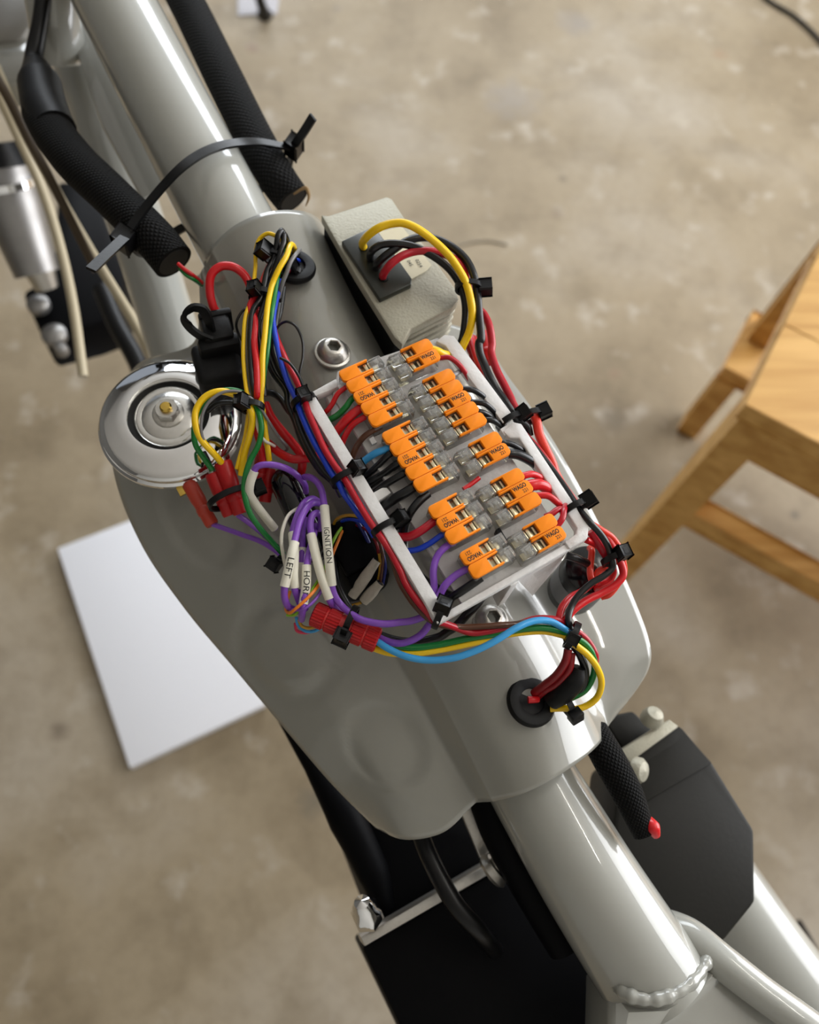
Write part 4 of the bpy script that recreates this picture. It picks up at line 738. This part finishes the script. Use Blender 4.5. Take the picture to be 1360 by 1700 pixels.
# right column lead wires
for col, lab, seq, r in (
    ('crimson', 'red wire leaving the topmost right connector', ['d2', (-40, 205, 4), (55, 213, 4), (150, 206, 5), (230, 250, 4), (310, 340, 2), (380, 450, -1), (465, 545, -4), (520, 610, -8)], 1.05),
    ('grey', 'grey wire at first lever of the right five-lever connector', ['d2', (140, 400, 3), (210, 385, 3), (265, 350, 0), (320, 320, -5)], 1.0),
    ('black', 'black wire at second lever of right five-lever connector', ['d2', (230, 530, 4), (300, 530, 5), (400, 540, 5), (500, 600, 2), (570, 680, -3), (620, 760, -7)], 1.2),
    ('black', 'black wire at fourth lever of right five-lever connector', ['d2', (360, 680, 4), (430, 668, 5), (520, 680, 5), (600, 745, 2), (690, 860, -3), (740, 930, -6)], 1.2),
    ('black', 'black wire at fifth lever of right five-lever connector', ['d2', (400, 780, 3), (470, 765, 4), (560, 800, 2), (650, 880, -2), (730, 940, -5)], 1.2),
    ('black', 'lower black wire beside the fifth right lever', ['d2', (470, 860, 2), (530, 848, 3), (610, 855, 3), (700, 920, -1), (760, 960, -5)], 1.2),
    ('black', 'upper black wire of the middle right two-lever connector', ['c6', (640, 440, 3), (695, 430, 4), (765, 442, 3), (850, 492, 0), (920, 560, -6)], 1.2),
    ('black', 'thick black wire of the middle right two-lever connector', ['c6', (690, 520, 3), (745, 512, 4), (825, 524, 3), (935, 585, -1), (980, 640, -7)], 1.9),
    ('red', 'upper red wire of the right three-lever connector', ['c6', (800, 690, 3), (855, 680, 4), (925, 668, 3), (1010, 712, -1), (1050, 760, -7)], 1.35),
    ('red', 'thick red wire of the right three-lever connector', ['c6', (860, 765, 3), (915, 752, 4), (985, 748, 3), (1062, 798, -2), (1110, 860, -8)], 2.2),
    ('red', 'lower red wire of the right three-lever connector', ['c6', (920, 840, 3), (980, 828, 4), (1045, 832, 4), (1110, 880, 2), (1165, 935, -1), (1230, 1040, -5), (1290, 1125, -9)], 1.3),
    ('crimson', 'upper red wire of the bottom right connector', ['c6', (1020, 990, 3), (1068, 968, 4), (1112, 936, 4), (1160, 932, 2), (1200, 960, -3)], 1.2),
    ('crimson', 'lower red wire of the bottom right connector', ['c6', (1080, 1080, 3), (1115, 1050, 4), (1150, 1000, 5), (1163, 935, 4), (1180, 880, -2)], 1.2)):
    wire(col, lab, seq, r, 12)
# left column lead wires
for col, lab, seq, r in (
    ('red', 'uppermost red wire of the left top connector', ['d1', (1170, -30, 4), (1095, 22, 4), (1025, 80, 3), (970, 180, 0), (910, 250, -4), (835, 280, -7), (780, 290, -9)], 1.0),
    ('green', 'green wire of the left top connector', ['d1', (1230, 80, 4), (1160, 125, 4), (1100, 205, 3), (1015, 285, -1), (925, 330, -5), (865, 338, -8)], 1.25),
    ('red', 'thick red wire of the left top connector', ['d1', (1300, 170, 4), (1230, 220, 4), (1120, 310, 2), (1045, 395, -2), (970, 490, -7), (930, 560, -10)], 1.8),
    ('red', 'red wire beside the brown at left top connector', ['d1', (1330, 270, 4), (1265, 305, 4), (1170, 365, 2), (1100, 465, -2), (1062, 565, -6), (1060, 645, -9), (1075, 720, -12)], 1.15),
    ('brown', 'brown wire of the left top connector', ['c5', (590, 880, 4), (510, 920, 4), (430, 980, 2), (370, 1070, -2), (325, 1200, -7), (310, 1290, -10)], 1.15),
    ('lightblue', 'short light blue wire of second left connector', ['c5', (700, 1040, 4), (635, 1075, 4), (540, 1112, 2), (450, 1172, -2), (385, 1232, -6), (330, 1300, -10)], 1.4),
    ('black', 'first black wire of second left connector', ['c5', (720, 1090, 4), (655, 1125, 4), (565, 1215, 0), (475, 1295, -5), (385, 1350, -9)], 1.3),
    ('black', 'second black wire of second left connector', ['c5', (790, 1180, 4), (725, 1205, 4), (620, 1285, 0), (505, 1350, -4), (410, 1400, -9)], 1.4),
    ('black', 'third black wire of second left connector', ['c7', (1270, 90, 4), (1215, 125, 4), (1105, 190, 1), (1005, 265, -4), (930, 300, -9)], 1.4),
    ('black', 'bundled black wire between levers of second left connector', ['c7', (1190, 40, 2), (1120, 100, -1), (1020, 180, -4), (930, 235, -8)], 1.3),
    ('black', 'thick black wire of second left connector lower end', ['c7', (1340, 190, 4), (1275, 240, 4), (1155, 310, 1), (1040, 390, -5), (980, 430, -9)], 1.9),
    ('crimson', 'thick red wire of the left three-lever connector', ['d6', (400, 0, 4), (335, 38, 4), (205, 130, 3), (105, 175, 1), (0, 178, -2), (-60, 170, -6)], 1.6),
    ('blue', 'blue wire of the left three-lever connector', ['d6', (480, 130, 4), (410, 165, 4), (305, 238, 2), (185, 297, -1), (60, 308, -4), (-50, 290, -9), (-110, 270, -14)], 1.1)):
    wire(col, lab, seq, r, 12)
wire('red', 'thin red wire at the end of the left loom', ['c2', (60, 370, -18), (100, 405, -18), (150, 440, -20), (210, 490, -28)], .9)
wire('green', 'thin green wire at the end of the left loom', ['c2', (70, 400, -20), (110, 440, -20), (160, 470, -22), (205, 505, -30)], .9)
# ------------------------------------------------------------------ zip ties
def tiehead(t, c, T, D, O, sz=1.0):
    hd = mk('head', boxvf(c, T*.0021*sz, D*.0023*sz, O*.0019*sz, .5*sz), BLK, t)
    mk('slot', boxvf(c+O*.0019*sz, T*.0008*sz, D*.0012*sz, O*.0001), SLOT, hd)
    return hd
def ziptie(lab, crop, x, y, h, ang, rx, rz, head, tail=None, wd=2.3, sz=1.0):
    k = CR[crop]; px, py = k[0]+x/k[2], k[1]+y/k[2]; c = P(px, py, h); D = dirw(px, py, h, ang); E = D.cross(Z).normalized()
    t = empty('zip_tie', c, lab, 'zip tie', 'black zip ties'); n = 30; V, Fc = [], []
    for i in range(n):
        a = 2*math.pi*i/n; o = E*math.cos(a)*rx*MM+Z*math.sin(a)*rz*MM; on = o.normalized()
        for s, q in ((1, 1.1), (-1, 1.1), (-1, 0), (1, 0)): V.append(c+o+on*q*MM*.9+D*s*wd*MM/2)
    for i in range(n):
        j = (i+1) % n
        for q in range(4): Fc.append([i*4+q, j*4+q, j*4+(q+1) % 4, i*4+(q+1) % 4])
    mk('strap', (V, Fc), BLK, t)
    a = math.radians(head); o = E*math.cos(a)*rx*MM+Z*math.sin(a)*rz*MM; O = (E*math.cos(a)*rz+Z*math.sin(a)*rx).normalized(); T = D.cross(O)
    hc_ = c+o+O*.0016*sz; tiehead(t, hc_, T, D, O, sz)
    if tail: mk('tail', ribbonvf([hc_, hc_+(T*tail[0]+O*tail[1]+D*tail[2])*MM*.6, hc_+(T*tail[0]+O*tail[1]+D*tail[2])*MM], D, wd, 1.0), BLK, t)
    return t
ziptie('uppermost zip tie on the bundle at the upper grommet', 'd8', 470, 570, 7, 105, 3.6, 3.2, 40, None, 2.3, 1.15)
ziptie('zip tie inside the upper grommet with its head up', 'd8', 760, 800, -4, 105, 2.6, 2.6, 70, None, 2.2, 1.05)
ziptie('second zip tie down the upper bundle', 'd8', 300, 1130, 4, 97, 4.4, 4.2, 62, (-2, 2.5, 0), 2.3, 1.0)
ziptie('zip tie at the top of the yellow loop over the horn', 'c2', 525, 1272, -3, 97, 3.8, 3.6, 48, (1.5, 3, 1), 2.3, 1.05)
ziptie('zip tie holding blue and red wires at the tray top left corner', 'c2', 850, 1240, -1, 62, 4.4, 4.2, 90, None, 2.3, 1.0)
ziptie('zip tie on left tray rail by the light blue wire', 'd1', 1108, 868, 0, 60, 5.6, 4, 128, None, 2.3, 1.0)
ziptie('zip tie on left tray rail beside thick red lead', 'd3', 1150, 318, 0, 60, 5.2, 4, 140, None, 2.3, 1.0)
ziptie('zip tie at the bottom corner of the tray', 'd6', 392, 915, -2, 22, 4.2, 4.6, 110, None, 2.4, 1.05)
ziptie('zip tie round the right rail joint', 'd2', 785, 870, -2, 55, 5.2, 4.6, 150, None, 2.4, 1.0)
ziptie('zip tie with head out over the right wing edge', 'd2', 975, 825, -5, 62, 5.2, 4.4, 165, None, 2.3, 1.05)
ziptie('zip tie on the lower right tray rail', 'c6', 1240, 925, 0, 57, 4.8, 4.2, 150, None, 2.4, 1.05)
ziptie('zip tie gathering red wires beyond the tray corner', 'd7', 668, 320, -10, 65, 4.6, 4.6, 100, None, 2.3, 1.05)
ziptie('zip tie joining coloured wires right of the lower bolt', 'd7', 330, 920, -15, 28, 4.6, 4.2, 60, (2.5, -1, 0), 2.4, 1.0)
ziptie('zip tie hanging off the lower grommet', 'd7', 290, 1470, -37, 330, 3.6, 3.4, 25, (1, 1, 3), 2.3, 1.15)
ziptie('zip tie on the arched regulator wires', 'd5', 1160, 768, 7, 86, 5.0, 3.6, 172, None, 2.3, 1.15)
ziptie('zip tie around the red ribbed connector', 'd3', 800, 1205, -19.5, 24, 5.6, 5.6, 14, (-5, -1, 0), 2.4, 1.1)
ziptie('zip tie round the red crimp connectors by the horn', 'c3', 805, 905, -26, 66, 9.4, 6, 178, None, 2.4, 1.0)
ziptie('small zip tie at the left of the LEFT sleeve', 'd3', 125, 655, -34, 35, 2.8, 2.6, 60, None, 2.3, 1.05)
bt = empty('zip_tie', P(330, 260, -2), 'long zip tie wrapped over top tube and both braided looms', 'zip tie', 'black zip ties')
sp_ = cv([(205, 397, -16), (232, 357, -12), (265, 316, -6), (298, 281, 0), (331, 257, 0), (364, 243, -2), (397, 237, -6), (430, 236, -14), (462, 241, -19), (486, 246, -22)])
mk('strap', ribbonvf(spline(sp_, 6), dirw(330, 260, 0, 62), 4.4, 1.3), BLK, bt)
mk('strap', ribbonvf(spline(cv([(205, 397, -16), (236, 420, -34), (300, 380, -50), (400, 330, -52), (470, 290, -44), (486, 246, -22)]), 6), dirw(330, 260, 0, 62), 4.4, 1.3), BLK, bt)
D_ = dirw(205, 395, -16, 120)
mk('head', boxvf(P(207, 397, -17), dirw(207, 397, -17, 125)*.0045, dirw(207, 397, -17, 35)*.0045, Z*.003, .8), BLK, bt)
mk('head', boxvf(P(488, 243, -22), dirw(488, 243, -22, 125)*.0042, dirw(488, 243, -22, 35)*.0036, Z*.0034, .8), BLK, bt)
mk('tail', ribbonvf(spline(cv([(207, 395, -14), (180, 420, -10), (151, 448, -6)]), 5), dirw(180, 420, -10, 45), 4.4, 1.3), BLK, bt)
mk('tail', ribbonvf(spline(cv([(488, 243, -20), (505, 218, -10), (520, 194, -2)]), 5), dirw(505, 218, -10, 35), 4.2, 1.3), BLK, bt)
